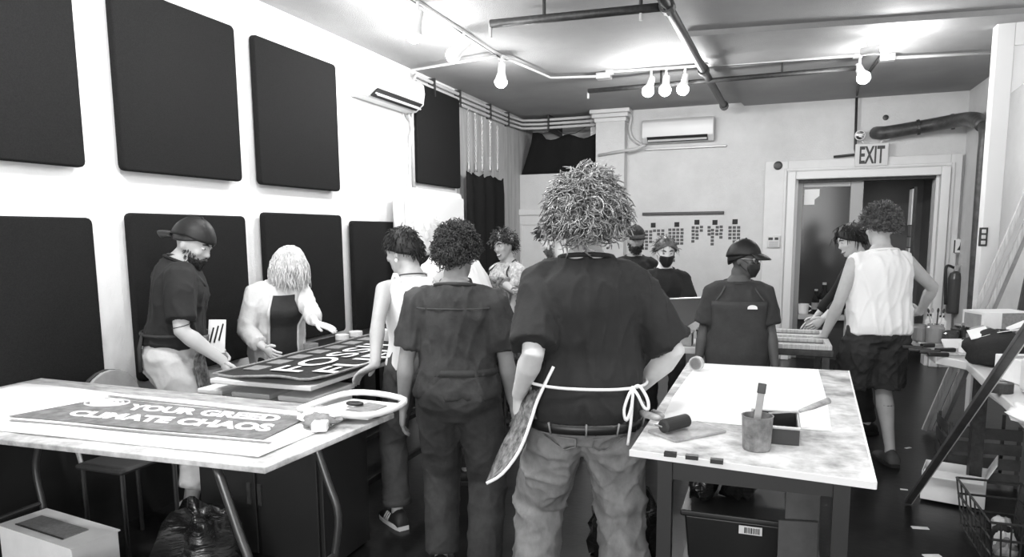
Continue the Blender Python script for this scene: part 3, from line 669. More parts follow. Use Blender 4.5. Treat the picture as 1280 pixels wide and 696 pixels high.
for q in((x0,x1,y0,y0+.006),(x0,x1,y1-.006,y1),(x0,x0+.006,y0+.006,y1-.006),(x1-.006,x1,y0+.006,y1-.006)): MB().bx(q[0],q[1],q[2],q[3],TZ+.008,TZ+.052).build('side', black_plastic, t)
MB().tube([(x0,y0,TZ+.053),(x1,y0,TZ+.053),(x1,y1,TZ+.053),(x0,y1,TZ+.053)],.005,6,close=True).build('rim', galv, t)
for k,(x,y,w,d) in enumerate(((3.21,2.27,.05,.06),(3.265,2.27,.045,.05),(3.2,2.36,.05,.05))): tag(MB().box((x,y,TZ+.023),(w,d,.028),Rz(8*k)).build('ink_block', [rubber,letter_grey,stain_wood][k], bevel=.004), ['black','grey','brown toned'][k]+' block lying in the black tool tray', 'block')
t = thing('palette_knife', 'palette knife with wooden handle resting across the black tray rim', 'palette knife', (3.3,2.42,TZ+.06))
MB().tube([(3.31,2.40,TZ+.064),(3.35,2.43,TZ+.075),(3.40,2.47,TZ+.09)],[.006,.010,.011],8).build('handle', stain_wood, t, smooth=True)
MB().slab([(3.22,2.345,TZ+.060),(3.31,2.393,TZ+.062),(3.305,2.41,TZ+.062),(3.215,2.365,TZ+.060)],(0,0,.0015)).build('blade', steel, t)
tp = atz(868,463,TZ)
t = thing('tape_roll', 'clear tape roll standing on the paper corner by the man', 'tape', (2.895,3.31,TZ))
R = cylR((.3,1,0)); MB().lathe([(.028,-.012),(.034,-.012),(.034,.012),(.028,.012),(.028,-.012)],(2.895,3.31,TZ+.037),20,R).build('roll', mat('clear_tape',.5,.25,spec=.6), t)
MB().lathe([(.024,-.012),(.0275,-.012),(.0275,.012),(.024,.012),(.024,-.012)],(2.895,3.31,TZ+.037),20,R).build('core', card, t)
# under the right table
t = thing('storage_tote', 'black storage tote with barcode sticker under the right table', 'tote', (3.1,3.0,.17))
MB().loft([[(2.94,2.74,.172),(3.26,2.74,.172),(3.26,3.25,.172),(2.94,3.25,.172)],[(2.92,2.71,.42),(3.28,2.71,.42),(3.28,3.28,.42),(2.92,3.28,.42)]]).build('body', black_plastic, t, bevel=.01)
MB().bx(2.905,3.295,2.695,3.295,.42,.445).build('lid', black_plastic, t, bevel=.006)
p = aty(938,663,2.69)
s = MB().bx(p.x-.042,p.x+.042,2.688,2.692,p.z-.016,p.z+.016).build('sticker', paper, t, label='white barcode sticker')
mb = MB(); xx = p.x-.022
while xx < p.x+.034: w = random.choice((.002,.003,.005)); mb.bx(xx,xx+w,2.685,2.688,p.z-.011,p.z+.011); xx += w+random.choice((.002,.003))
mb.build('barcode', black_plastic, s)
for k,(c,r) in enumerate((((2.97,2.90,.446),(.06,.12,.15)),((3.12,2.95,.446),(.075,.13,.16)),((2.6,3.1,.0),(.16,.16,.22)))):
    tag(lump('plastic_bag', bag_plastic, c, r, amp=.6, fs=7, seed=k+11), ['crinkled dark plastic bag on the tote lid, left one','crinkled dark plastic bag on the tote lid, right one','dark plastic bag on the floor beyond the curly haired man'][k], 'bag', 'plastic bags under the tables')
brd = mat('dark_board', .05, .6, var=.3, vscale=6)
for k in range(3):
    x0,x1,zt2 = 3.26+.02*k, 3.385+.0*k, [.56,.66,.72][k]; y = 2.34+.035*k
    if k: x1 = 3.39
    tag(MB().slab([(x0,y,.18),(x1,y+.02,.18),(x1,y+.10,zt2),(x0,y+.08,zt2)],(0,.014,.002)).build('leaning_board', brd, bevel=.003), ['front','middle','rear'][k]+' dark board standing on the shelf under the right table', 'board', 'boards under the right table')
# under the left table
t = thing('carton', 'white carton with recessed lid on the floor at the bottom left', 'box', (.5,1.93,0))
R = Rz(-7); c = Vector((.50,1.92,0))
MB().box(c+Vector((0,0,.17)),(.50,.19,.34),R).build('body', card_white, t, bevel=.004)
MB().box(c+Vector((0,0,.343)),(.51,.20,.006),R).build('lid', card_white, t)
MB().box(c+R@Vector((-.02,-.01,.3475)),(.33,.10,.003),R).build('window', letter_grey, t)
MB().box(c+R@Vector((-.02,-.0625,.3485)),(.33,.005,.004),R).build('window_edge', dark_metal, t)
MB().box(c+R@Vector((-.16,-.0975,.17)),(.03,.004,.05),R).build('hand_hole', black_plastic, t)
tag(lump('plastic_bag', cloth_black, (.86,1.72,0), (.11,.11,.19), amp=.4, seed=21), 'black bag slumped in front of the white carton', 'bag')
tag(lump('plastic_bag', bag_plastic, (.92,2.25,0), (.2,.16,.2), amp=.5, fs=6, seed=5), 'glossy dark plastic sack on the floor under the banner table', 'bag')
t = thing('side_chair', 'dark chair with rounded back behind the banner table corner', 'chair', (.3,2.5,0))
ch = mat('chair_grey', .04, .7)
cx_,cy_ = .10,2.46
for dx,m_ in((0,ch),(.03,card)):
    pts = [(cx_+dx+.25*(zz-.86)*-.3, cy_+.16*math.cos(q), .72+.165*math.sin(q)) for q,zz in [(2*math.pi*k/20,0) for k in range(20)]]
    MB().slab(pts,(.02,0,0)).build('backrest', m_, t, bevel=.006)
MB().bx(cx_+.04,cx_+.34,cy_-.18,cy_+.18,.43,.46).build('seat', ch, t, bevel=.015)
for x,y in((cx_+.06,cy_-.15),(cx_+.06,cy_+.15),(cx_+.31,cy_-.15),(cx_+.31,cy_+.15)): MB().tube([(x,y,.0),(x,y,.43)],.011).build('leg', dull_steel, t)
for y in(cy_-.13,cy_+.13): MB().tube([(cx_+.03,y,.43),(cx_-.02,y,.6),(cx_+.01,y,.7)],.011).build('back_post', steel, t)
# ================================================================== RIGHT COUNTER
CZ = .80
t = thing('work_counter', 'white worktop along the right side covered with clutter', 'counter', (4.6,4,0))
MB().prism([(4.09,2.3),(XR-.02,2.3),(XR-.02,5.82),(4.2,5.82),(4.12,5.7),(4.12,4.62),(4.24,4.46)],CZ-.05,CZ).build('worktop', off_white, t, bevel=.008)
for x,y in((4.2,2.5),(4.9,2.5),(4.3,4.4),(4.9,5.3)): MB().bx(x-.03,x+.03,y-.03,y+.03,0,CZ-.05).build('leg', dark_metal, t)
MB().bx(4.85,4.88,2.5,5.2,0,.7).build('back_panel', dark_metal, t)
# clutter
def jar(label,px,py,h,r,m,lidm=None):
    p = atz(px,py,CZ); t = thing('jar', label, 'jar', (p.x,p.y,CZ), 'jars on the right counter')
    MB().lathe([(r*.9,0),(r,.008),(r,h*.8),(r*.85,h*.9),(r*.85,h),(r*.75,h),(r*.75,h*.85),(r*.9,h*.75),(r*.85,.01)],(p.x,p.y,CZ),18).build('glass', m, t, smooth=False)
    MB().lathe([(r*.8,.012),(r*.82,h*.55),(.01,h*.56)],(p.x,p.y,CZ),16).build('contents', lidm or letter_grey, t)
    return p
jar('square grey jar by the waist of the man in the sleeveless shirt',1149,426,.11,.045,mat('jar_a',.25,.3))
jar('clear jar of brushes in the middle of the tools',1168,428,.12,.055,mat('jar_b',.5,.1,trans=.5),letter_white)
jar('small dark jar behind the white card',1188,431,.09,.045,mat('jar_c',.06,.25),dark_metal)
p = atz(1191,436,CZ); tag(MB().box((p.x,p.y,CZ+.03),(.12,.012,.07),Rz(20)@Rx(-40)).build('white_card', paper), 'white card propped among the tools on the counter', 'card')
for k,(px,py,L,a) in enumerate(((1150,438,.2,-20),(1160,441,.22,-12),(1172,443,.2,-5),(1182,446,.2,10),(1190,440,.22,25),(1165,434,.16,30))):
    p = atz(px,py,CZ); t = thing('hand_tool', ['dark tool nearest the counter corner','second dark tool from the corner','dark tool with pale stripe in the middle','dark tool at the front edge of the counter','dark tool beside the white card','dark tool lying in front of the clear jar'][k], 'tool', (p.x,p.y,CZ), 'tools on the counter')
    R = Rz(a); c = Vector((p.x,p.y,CZ+.014))
    MB().box(c+R@Vector((-L*.2,0,0)),(L*.55,.03,.024),R).build('handle', black_plastic, t, bevel=.006); MB().box(c+R@Vector((L*.3,0,-.004)),(L*.45,.022,.005),R).build('blade', steel, t)
p = atz(1222,414,CZ)
t = thing('carton', 'pale carton with grey side panel standing on the counter by the planks', 'box', (4.55,5.15,CZ))
c = Vector((4.53,5.1,CZ)); R = Rz(22)
MB().box(c+Vector((0,0,.115)),(.30,.2,.22),R).build('body', card_white, t, bevel=.003)
MB().box(c+R@Vector((.045,-.102,.165)),(.17,.004,.11),R).build('print_panel', letter_grey, t); MB().box(c+R@Vector((-.152,.0,.12)),(.004,.15,.18),R).build('end_label', card, t); MB().box(c+R@Vector((-.155,0,.10)),(.003,.11,.04),R).build('dark_mark', black_plastic, t)
t = thing('tote_bag', 'black bag topped with loose white papers on the counter', 'bag', (4.33,4.35,CZ))
lump('bag_body', cloth_black, (4.36,4.42,CZ), (.16,.18,.11), t, amp=.18, seed=31)
for k in range(6): MB().box((4.27+.04*k,4.40+.05*(k%3),CZ+.17+.012*(k%2)),(.09,.11,.004),Rz(35*k)@Rx(18-9*k)@Ry(-20+11*k)).build('paper_piece', [paper,card,letter_white][k%3], t)
for k,(x,y,z) in enumerate(((4.58,4.80,.04),(4.74,4.5,.03),(4.44,4.66,.04),(4.80,4.80,.06))):
    tag(lump('rag', [letter_grey,cloth_white,dark_fabric,card][k], (x,y,CZ), (.1,.08,z), amp=.5, fs=6, seed=50+k), ['grey','white','black','mid grey'][k]+' crumpled rag in the heap on the counter behind the black bag', 'rag', 'rags on the counter')
t = thing('white_jug', 'white plastic jug with black cap at the right edge of the counter', 'jug', (4.36,3.62,CZ))
MB().loft([[Vector((4.36+sx*w/2,3.62+sy*d/2,z)) for sx,sy in((-1,-1),(1,-1),(1,1),(-1,1))] for w,d,z in((.17,.13,CZ+.002),(.18,.14,CZ+.02),(.18,.14,CZ+.15),(.06,.06,CZ+.19),(.05,.05,CZ+.205))]).build('body', white_paint, t, bevel=.012)
MB().lathe([(.03,0),(.03,.03),(.02,.032)],(4.36,3.62,CZ+.205),16).build('cap', black_plastic, t)
t = thing('carton', 'white carton lying behind the jug on the counter', 'box', (4.45,3.9,CZ)); MB().box((4.42,3.95,CZ+.06),(.28,.22,.115),Rz(15)).build('body', card_white, t, bevel=.004); MB().box((4.42,3.95,CZ+.119),(.29,.06,.003),Rz(15)).build('tape_strip', card, t)
p = atz(1250,490,CZ); t = thing('tape_roll', 'dark tape roll at the edge of the white counter', 'tape', (p.x,p.y,CZ))
MB().lathe([(.025,.001),(.05,.001),(.05,.045),(.025,.045),(.025,.001)],(p.x,p.y,CZ),20).build('roll', dark_metal, t); MB().lathe([(.022,.0015),(.0245,.0015),(.0245,.044),(.022,.044),(.022,.0015)],(p.x,p.y,CZ),20).build('core', card, t)
tag(lump('rag', cloth_white, (4.15,3.10,CZ), (.07,.13,.03), amp=.6, fs=6, seed=61), 'white crumpled cloth hanging at the near counter edge', 'rag')
t = thing('folded_easel', 'black folded easel upright at the right picture edge', 'easel', (4.75,5.2,CZ))
q = aty(1276,365,5.25)
MB().box((q.x+.05,5.25,CZ+.28),(.10,.05,.54),Ry(6)).build('board', black_plastic, t, bevel=.006); MB().box((q.x+.05,5.29,CZ+.28),(.02,.02,.56),Ry(8)).build('strut', dark_metal, t)
for k,(px,py,h,r) in enumerate(((1176,417,.13,.03),(1196,423,.10,.04),(1204,431,.14,.028),(1160,419,.15,.026),(1206,441,.09,.035))):
    p = atz(px,py,CZ); p.x = max(p.x,4.16); t = thing('paint_bottle', ['slim pale bottle behind the clear jar','wide dark can beside the pale carton','tall dark bottle next to the black bag','thin white bottle behind the square jar','short pale can in front of the black bag'][k], 'bottle', (p.x,p.y,CZ), 'bottles on the counter')
    MB().lathe([(r*.92,0.001),(r,.008),(r,h*.68),(r*.5,h*.82),(r*.45,h*.9)],(p.x,p.y,CZ),16).build('body', [letter_white,dark_metal,black_plastic,paper,card_white][k], t)
    MB().lathe([(r*.52,h*.9),(r*.52,h)],(p.x,p.y,CZ),14).build('cap', [black_plastic,steel,letter_grey,black_plastic,dark_metal][k], t)
p = atz(1168,428,CZ)
for k in range(4):
    a = .3*k-.5; t = thing('paint_brush', ['leftmost','second','third','rightmost'][k]+' brush standing in the clear jar on the counter', 'brush', (p.x,p.y,CZ+.02), 'brushes in the clear jar')
    d = Vector((.25*math.sin(a*2),.25*math.cos(a*3)*.6,1)).normalized(); q = Vector((p.x+.012*(k-1.5),p.y,CZ+.075))
    MB().tube([q,q+d*.12],.004,6).build('handle', [stain_wood,off_white,black_plastic,pale_wood][k], t); MB().tube([q+d*.12,q+d*.135,q+d*.15],[.005,.008,.003],6).build('bristle', [dark_metal,card,rubber,dark_metal][k], t)
# leaning pole
B = atz(1135,630,0); T = aty(1280,420,2.9); dv = (T-B)
t = thing('leaning_pole', 'long dark pole with pale edge leaning against the right counter', 'pole', tuple(B))
R = Matrix((Vector((1,0,0)),dv.normalized().cross(Vector((1,0,0))).normalized(),dv.normalized())).transposed()
B = B+Vector((.0,0,.012))
MB().box(B+dv*.55,(.032,.022,dv.length*1.1),R).build('shaft', stain_wood if False else mat('pole_dark',.06,.45,var=.3,vscale=12), t, bevel=.003); MB().box(B+dv*.55+R@Vector((.0175,-.006,0)),(.004,.01,dv.length*1.1),R).build('edge_strip', off_white, t)
# leaning planks
for k in range(4):
    b_ = Vector((4.335+.038*k,5.93+.036*(k%2),.02)); e_ = b_+Vector((.70,0,2.34))*[1,.97,1.0,.9][k]; dv = e_-b_
    R = Matrix((dv.normalized().cross(Vector((0,-1,0))),Vector((0,1,0)),dv.normalized())).transposed()
    tag(MB().box((b_+e_)/2,(.034,.03,dv.length),R).build('timber_plank', [pale_wood,off_white,pale_wood,card][k], bevel=.003), ['leftmost pale plank','white plank second from the left','third pale plank','rightmost darker plank'][k]+' leaning beside the white post', 'plank', 'planks leaning by the post')
# under the counter
t = thing('open_carton', 'open white carton on the floor below the counter', 'box', tuple(atz(1205,600,0)))
c = Vector((4.22,4.45,0)); R = Rz(-15)
for q in((0,-.12,.30,.004,.16),(0,.12,.30,.004,.16)): MB().box(c+R@Vector((q[0],q[1],.10)),(q[2],q[3],q[4]),R).build('side', card_white, t)
for q in(-.15,.15): MB().box(c+R@Vector((q,0,.10)),(.004,.24,.16),R).build('side', card_white, t)
MB().box(c+Vector((0,0,.02)),(.30,.24,.004),R).build('base', card_white, t); MB().box(c+R@Vector((.17,0,.22)),(.004,.22,.11),R@Ry(25)).build('flap', card_white, t); MB().box(c+R@Vector((0,-.16,.185)),(.28,.09,.004),R@Rx(10)).build('flap', card_white, t)
t = thing('wire_basket', 'black wire basket on the floor under the right counter', 'basket', (4.28,3.8,0))
x0,x1,y0,y1 = 4.14,4.42,3.45,4.05
for z,e in((.02,-.03),(.10,-.02),(.18,-.01),(.26,0)):
    MB().tube([(x0-e,y0-e,z),(x1+e,y0-e,z),(x1+e,y1+e,z),(x0-e,y1+e,z)],.006,6,close=True).build('wire_ring', dark_metal, t)
for i in range(8):
    f_ = i/7
    for A,Bp in(((x0+.03+(x1-x0-.06)*f_,y0+.03,.02),(x0+(x1-x0)*f_,y0,.26)),((x0+.03,y0+.03+(y1-y0-.06)*f_,.02),(x0,y0+(y1-y0)*f_,.26)),((x1-.03,y0+.03+(y1-y0-.06)*f_,.02),(x1,y0+(y1-y0)*f_,.26))): MB().tube([A,Bp],.004,5).build('wire', dark_metal, t)
for k in range(5): tag(lump('cloth_scrap', [card,letter_grey,paper,dark_fabric,card_white][k], (4.24+.02*k,3.54+.1*k,.03), (.045,.042,.05), amp=.4, seed=70+k), ['mid grey','patterned grey','white','black','off-white'][k]+' scrap of cloth inside the wire basket', 'scrap', 'scraps in the basket')
t = thing('floor_crate', 'dark slatted crate in the shadow beneath the counter', 'crate', (4.5,4.9,0))
for k in range(4): MB().bx(4.25,4.62,4.76,4.775,.02+.09*k,.085+.09*k).build('slat', stain_wood if False else mat('crate_wood',.06,.7,var=.3), t)
for k in range(4): MB().bx(4.245,4.25,4.78,5.1,.02+.09*k,.085+.09*k).build('slat', MATS['crate_wood'], t)
for x,y in((4.26,4.785),(4.61,4.785),(4.26,5.09),(4.61,5.09)): MB().bx(x-.008,x+.008,y-.008,y+.008,0,.37).build('post', MATS['crate_wood'], t)
for k,(px,py,s,a) in enumerate(((1150,660,.05,10),(1135,560,.03,40),(1130,612,.025,0),(1165,695,.05,20),(665,690,.05,15),(655,460,.01,0))):
    if k==5: continue
    p = atz(px,py,0); tag(MB().box((p.x,p.y,.002),(s*1.6,s*.6,.003),Rz(a)).build('paper_scrap', paper), ['white paper scrap on the floor right of the table','tiny scrap beside the foot of the sleeveless man','tiny white scrap near the foot of the pole','white scrap at the bottom edge right of the table','white scrap on the floor behind the curly haired man'][k], 'scrap', 'paper scraps on the floor')
# ================================================================== BACK WORKTABLES
t = thing('work_table', 'dark worktable with wooden frames in front of the doorway', 'table', (3.4,5.0,0))
MB().bx(3.16,3.58,4.62,5.5,.76,.80).build('table_top', dark_metal, t, bevel=.004)
for x in(3.2,3.54):
    for y in(4.66,5.46): MB().bx(x-.02,x+.02,y-.02,y+.02,0,.76).build('leg', dark_metal, t)
MB().bx(3.18,3.56,4.64,5.48,.45,.47).build('shelf', dark_metal, t)
for k,(y,z) in enumerate(((4.72,.80),(5.15,.80))):
    t = thing('screen_frame', ['nearer pale wooden print frame on the dark worktable','farther pale wooden print frame on the dark worktable'][k], 'frame', (3.36,y,z), 'print frames')
    a0,a1,b0,b1 = 3.17,3.57,y-.1,y+.22
    for q in((a0,a1,b0,b0+.07),(a0,a1,b1-.04,b1),(a0,a0+.035,b0+.07,b1-.04),(a1-.035,a1,b0+.07,b1-.04)): MB().bx(q[0],q[1],q[2],q[3],z+.001,z+.03).build('rail', pale_wood, t, bevel=.003)
    MB().bx(a0+.035,a1-.035,b0+.07,b1-.04,z+.004,z+.008).build('mesh', dark_metal, t)
for k in range(3): tag(lump('plastic_bag', [bag_plastic,mat('foil',.3,.3),bag_plastic][k], (3.25+.12*k,4.78,.472), (.05,.09,.07), amp=.35, seed=80+k), ['left crinkled packet','silvery middle packet','right crinkled packet'][k]+' on the shelf under the print frames', 'bag', 'packets on the worktable shelf')
t = thing('white_mug', 'small white mug standing on the sill of the glazed screen', 'mug', tuple(aty(1004,389,YB+.05)))
c = aty(1004,390,YB+.06); c.z = gzb+.002; MB().lathe([(.05,0),(.055,.01),(.062,.12),(.054,.12),(.05,.02)],c,18).build('cup', letter_white, t)
MB().tube([c+Vector((.06,0,.03)),c+Vector((.095,0,.05)),c+Vector((.095,0,.08)),c+Vector((.06,0,.1))],.008,6).build('handle', letter_white, t)
for k,(px,h,r) in enumerate(((1019,.30,.045),(1029,.38,.055),(1042,.26,.05))):  # bottles added in place of dark reflections low in the glass
    c = aty(px,391,YB+.05); c.z = gzb+.002
    t = thing('dark_bottle', ['short dark bottle right beside the white mug','tallest dark bottle on the glazed screen sill','rightmost dark bottle on the glazed screen sill'][k], 'bottle', tuple(c), 'bottles on the screen sill')
    MB().lathe([(r*.9,0),(r,.01),(r,h*.6),(r*.4,h*.75),(r*.36,h*.93)],c,16).build('glass', mat('bottle_dark',.015,.15), t, smooth=False)
    MB().lathe([(r*.42,h*.93),(r*.42,h)],c,14).build('cap', galv, t)
    MB().lathe([(r*1.01,h*.2),(r*1.02,h*.22),(r*1.02,h*.45),(r*1.01,h*.47)],c,16).build('paper_label', letter_grey, t)
t = thing('work_table', 'dark worktable with supplies behind the right table', 'table', (2.6,4.9,0))
MB().bx(2.30,2.92,4.62,5.02,.74,.78).build('table_top', off_white, t, bevel=.004)
for x in(2.34,2.88):
    for y in(4.66,4.98): MB().bx(x-.02,x+.02,y-.02,y+.02,0,.74).build('leg', dark_metal, t)
for k in range(4):
    t = thing('supply_box', ['leftmost','second','third','rightmost'][k]+' small supply box on the worktable behind the right table', 'box', (2.38+.13*k,4.75,.78), 'supply boxes')
    MB().bx(2.34+.14*k,2.45+.14*k,4.68,4.8,.782,.86+.02*(k%2)).build('body', [letter_grey,dark_metal,card,black_plastic][k], t, bevel=.004); MB().bx(2.335+.14*k,2.455+.14*k,4.675,4.805,.861+.02*(k%2),.872+.02*(k%2)).build('lid', [card,steel,letter_grey,black_plastic][k], t, bevel=.003)
t = thing('portfolio_board', 'black slanted board in front of the masked woman', 'board', tuple(aty(855,415,4.9)))
a_,b_,c_,d_ = aty(822,374,4.95),aty(884,372,4.95),aty(872,400,4.87),aty(838,420,4.85)
MB().slab([a_,b_,c_,d_],(0,.02,0)).build('board', black_plastic, t, bevel=.003); MB().tube([a_,b_],.006).build('rim', steel, t)
# fire extinguisher on the right of the surround
t = thing('fire_extinguisher', 'fire extinguisher with black hose beside the doorway', 'fire extinguisher', (5.0,YB-.16,.75))
c = Vector((aty(1190,400,YB-.16).x,YB-.16,.62))
MB().lathe([(.06,0),(.07,.02),(.07,.38),(.05,.44),(.02,.46)],c,18).build('cylinder', mat('ext_body',.06,.3), t)
MB().box(c+Vector((0,0,.49)),(.04,.05,.06)).build('valve', chrome, t, bevel=.006); MB().box(c+Vector((.05,0,.53)),(.12,.02,.015),Ry(-15)).build('lever', chrome, t, bevel=.003)
MB().tube(smooth_path([c+Vector((-.02,-.02,.5)),c+Vector((-.09,-.03,.52)),c+Vector((-.1,-.05,.4)),c+Vector((-.085,-.05,.1))],5),.014,8).build('hose', rubber, t, smooth=True)
MB().bx(c.x-.03,c.x+.03,YB-.088,YB-.062,.7,1.0).build('bracket', dark_metal, t)
# ================================================================== PEOPLE: builder
def voxel(mb, vox, it=5, wr=0, wf=(6,6,3), seed=0, fac=.5):
    me = bpy.data.meshes.new('v'); me.from_pydata(mb.v, [], mb.f); me.update()
    bm = bmesh.new(); bm.from_mesh(me); bmesh.ops.recalc_face_normals(bm, faces=bm.faces); bm.to_mesh(me); bm.free()
    o = bpy.data.objects.new('v', me); COL.objects.link(o)
    md = o.modifiers.new('r','REMESH'); md.mode = 'VOXEL'; md.voxel_size = vox; md.adaptivity = 0
    sm = o.modifiers.new('s','SMOOTH'); sm.iterations = it; sm.factor = fac
    dg = bpy.context.evaluated_depsgraph_get(); e = o.evaluated_get(dg); m2 = bpy.data.meshes.new_from_object(e)
    n = len(m2.vertices); co = np.empty(n*3); m2.vertices.foreach_get('co', co); co = co.reshape(-1,3)
    if wr:
        nr = np.empty(n*3); m2.vertices.foreach_get('normal', nr); nr = nr.reshape(-1,3)
        sd = Vector((seed*3.7,seed*1.9,seed))
        d = []
        for c in co.tolist():
            q = Vector((c[0]*wf[0],c[1]*wf[1],c[2]*wf[2]))+sd
            r1 = 1-abs(noise.noise(Vector((q.x*1.1,q.y*1.1,q.z*1.5+q.x*.5))*1.0+sd)); r2 = 1-abs(noise.noise(Vector((q.y*1.7,q.x*1.7,q.z*2.2-q.x*.7))+sd*2))
            d.append(noise.noise(q)*.45+(r1**6-.3)*.8+(r2**7-.25)*.5)
        d = np.array(d)
        co = co+nr*(d*wr)[:,None]
    out = MB(); out.v = [tuple(c) for c in co.tolist()]; out.f = [tuple(p.vertices) for p in m2.polygons]
    bpy.data.objects.remove(o); bpy.data.meshes.remove(me); bpy.data.meshes.remove(m2)
    return out
TT = np.array([(-.13,.10,.085,0),(-.08,.150,.112,-.012),(0,.166,.122,-.018),(.08,.152,.112,-.008),(.17,.138,.100,.0),(.27,.150,.108,.0),(.35,.162,.116,.0),(.41,.150,.104,-.010),(.45,.118,.086,-.018),(.485,.084,.070,-.022),(.53,.058,.060,-.020)])
HT = np.array([(-.118,.018,.018,.058),(-.108,.034,.030,.050),(-.085,.050,.052,.032),(-.05,.062,.078,.012),(-.01,.070,.093,.002),(.03,.075,.099,-.003),(.07,.070,.092,-.007),(.098,.053,.070,-.010),(.115,.030,.040,-.011),(.121,.012,.016,-.011)])
SA = Vector((0,-.006,.003)); SR = Vector((.078,.101,.118))
def skin(v, name): return mat(name, v, .55, var=.08, vscale=9, spec=.35)
class Fig:
    def __init__(s, label, loc, yaw, h, lean=0, side=0, twist=0, pel=(0,0), drop=0, head=(0,0,0), w=1, d=1, belly=0, bust=0, hipw=1, sh=1, vox=.008, skin_m=None, armL=None, armR=None, legL=None, legR=None, footyaw=(8,-8), neck=1.0, hs=1.0, group='people working in the print studio'):
        s.s = h/1.75; s.loc = Vector((loc[0],loc[1],0)); s.M = Matrix.Rotation(math.radians(yaw),3,'Z')
        s.root = thing('person', label, 'person', (loc[0],loc[1],0), group)
        s.w, s.d, s.hipw, s.sh, s.vox, s.bust, s.belly = w, d, hipw, sh, vox, bust, belly
        s.skin = skin_m; s.hs = hs
        # spine
        s.U = [i*.01 for i in range(-16,60)]
        base = Vector((pel[0],pel[1]-.10*math.sin(math.radians(lean)),.955-drop))
        def Rot(u):
            k = max(0,min(1,(u+.02)/.40)); a = lean*(.25+.75*k)
            return Matrix.Rotation(math.radians(twist*k),3,'Z')@Matrix.Rotation(math.radians(side*k),3,'Y')@Matrix.Rotation(math.radians(-a),3,'X')
        s.fr = {}
        p = base.copy(); s.fr[0] = (p.copy(),Rot(0))
        for i in range(1,60): R = Rot(i*.01); p = p+R@Vector((0,0,.01)); s.fr[i] = (p.copy(),R)
        p = base.copy()
        for i in range(1,17): R = Rot(-i*.01); p = p-R@Vector((0,0,.01)); s.fr[-i] = (p.copy(),R)
        # head
        hy,hp,hr = head
        s.HR = Matrix.Rotation(math.radians(hy),3,'Z')@Matrix.Rotation(math.radians(-hp),3,'X')@Matrix.Rotation(math.radians(hr),3,'Y')
        nb,nR = s.F(.50); nb = nb+nR@Vector((0,-.022,0))
        nd = (nR@Vector((0,.12,1))+s.HR@Vector((0,0,.8))).normalized()
        s.nb, s.nt = nb, nb+nd*(.064*neck)
        s.Hc = s.nt+s.HR@Vector((0,.022,.088*hs))
        # arms
        s.arm = {}
        for side,A in((1,armR),(-1,armL)):
            A = dict(A or {})
            c,R = s.F(.420); S = c+R@Vector((side*.158*sh,-.012,A.get('shrug',0)))
            if 'w' in A: W_ = s.loc_of(A['w'])
            else:
                l = A.get('l',(.25,.06,.80)); W_ = Vector((side*l[0],l[1],l[2]))
            pole = Vector(A.get('pole',(.35,-1,-.1))); pole.x *= side
            l1,l2 = .282,.252
            E,W_ = s.ik(S,W_,pole,l1,l2)
            fd = (W_-E).normalized()
            hd = (s.M.inverted()@Vector(A['hd'])).normalized() if 'hd' in A else (fd+Vector((0,.05,0))).normalized()
            pn = (s.M.inverted()@Vector(A['pn'])) if 'pn' in A else Vector((-side,.1,0))
            pn = (pn-hd*pn.dot(hd)).normalized()
            s.arm[side] = (S,E,W_,hd,pn,A.get('curl',22))
        # legs
        s.leg = {}
        for side,L,fy in((1,legR,footyaw[1]),(-1,legL,footyaw[0])):
            c,R = s.F(0); H_ = c+R@Vector((side*.088*hipw,0,-.05))
            an = Vector(L) if L else Vector((side*.115,0,.085))
            K,an = s.ik(H_,an,Vector((side*.15,1,0)),.43,.42)
            s.leg[side] = (H_,K,an,fy)
    def loc_of(s, w): return s.M.inverted()@((Vector(w)-s.loc)/s.s)
    def F(s, u):
        i = max(-16,min(59,u*100)); a = math.floor(i); b = min(a+1,59); t = i-a
        pa,Ra = s.fr[a]; pb,Rb = s.fr[b]; return pa.lerp(pb,t), Ra
    def ik(s,S,W_,pole,l1,l2):
        v = W_-S; D = v.length
        if D > (l1+l2)*.995: v = v.normalized()*(l1+l2)*.995; W_ = S+v; D = v.length
        n = v/D; a = (l1*l1-l2*l2+D*D)/(2*D); hgt = math.sqrt(max(0,l1*l1-a*a))
        p = pole-n*pole.dot(n); p = p.normalized() if p.length>1e-5 else n.orthogonal().normalized()
        return S+n*a+p*hgt, W_
    def hp(s,x,y,z): return s.Hc+s.HR@(Vector((x,y,z))*s.hs)
    def trad(s,u,off=0,minw=0):
        rx = np.interp(u,TT[:,0],TT[:,1])*s.w; ry = np.interp(u,TT[:,0],TT[:,2])*s.d; yo = np.interp(u,TT[:,0],TT[:,3])
        if u<.12: rx *= s.hipw if u<.05 else 1+(s.hipw-1)*(.12-u)/.07
        rx = max(rx,minw)
        b = s.belly*math.exp(-((u-.12)/.10)**2)
        return rx+off, ry+off+b*.5, yo+b*.5
    def ring(s,u,off=0,minw=0,n=28,p=2.3):
        c,R = s.F(u); rx,ry,yo = s.trad(u,off,minw); out = []
        for j in range(n):
            a = 2*math.pi*j/n; ca,sa = math.cos(a),math.sin(a); k = (abs(ca)**p+abs(sa)**p)**(-1/p)
            out.append(c+R@Vector((rx*ca*k,ry*sa*k+yo,0)))
        return out
    def rpt(s,u,a,off=0,minw=0,p=2.3):
        # point on the torso ring; a in degrees, 0 = front, + = person's right
        c,R = s.F(u); rx,ry,yo = s.trad(u,off,minw); a = math.radians(90-a); ca,sa = math.cos(a),math.sin(a); k = (abs(ca)**p+abs(sa)**p)**(-1/p)
        return c+R@Vector((rx*ca*k,ry*sa*k+yo,0))
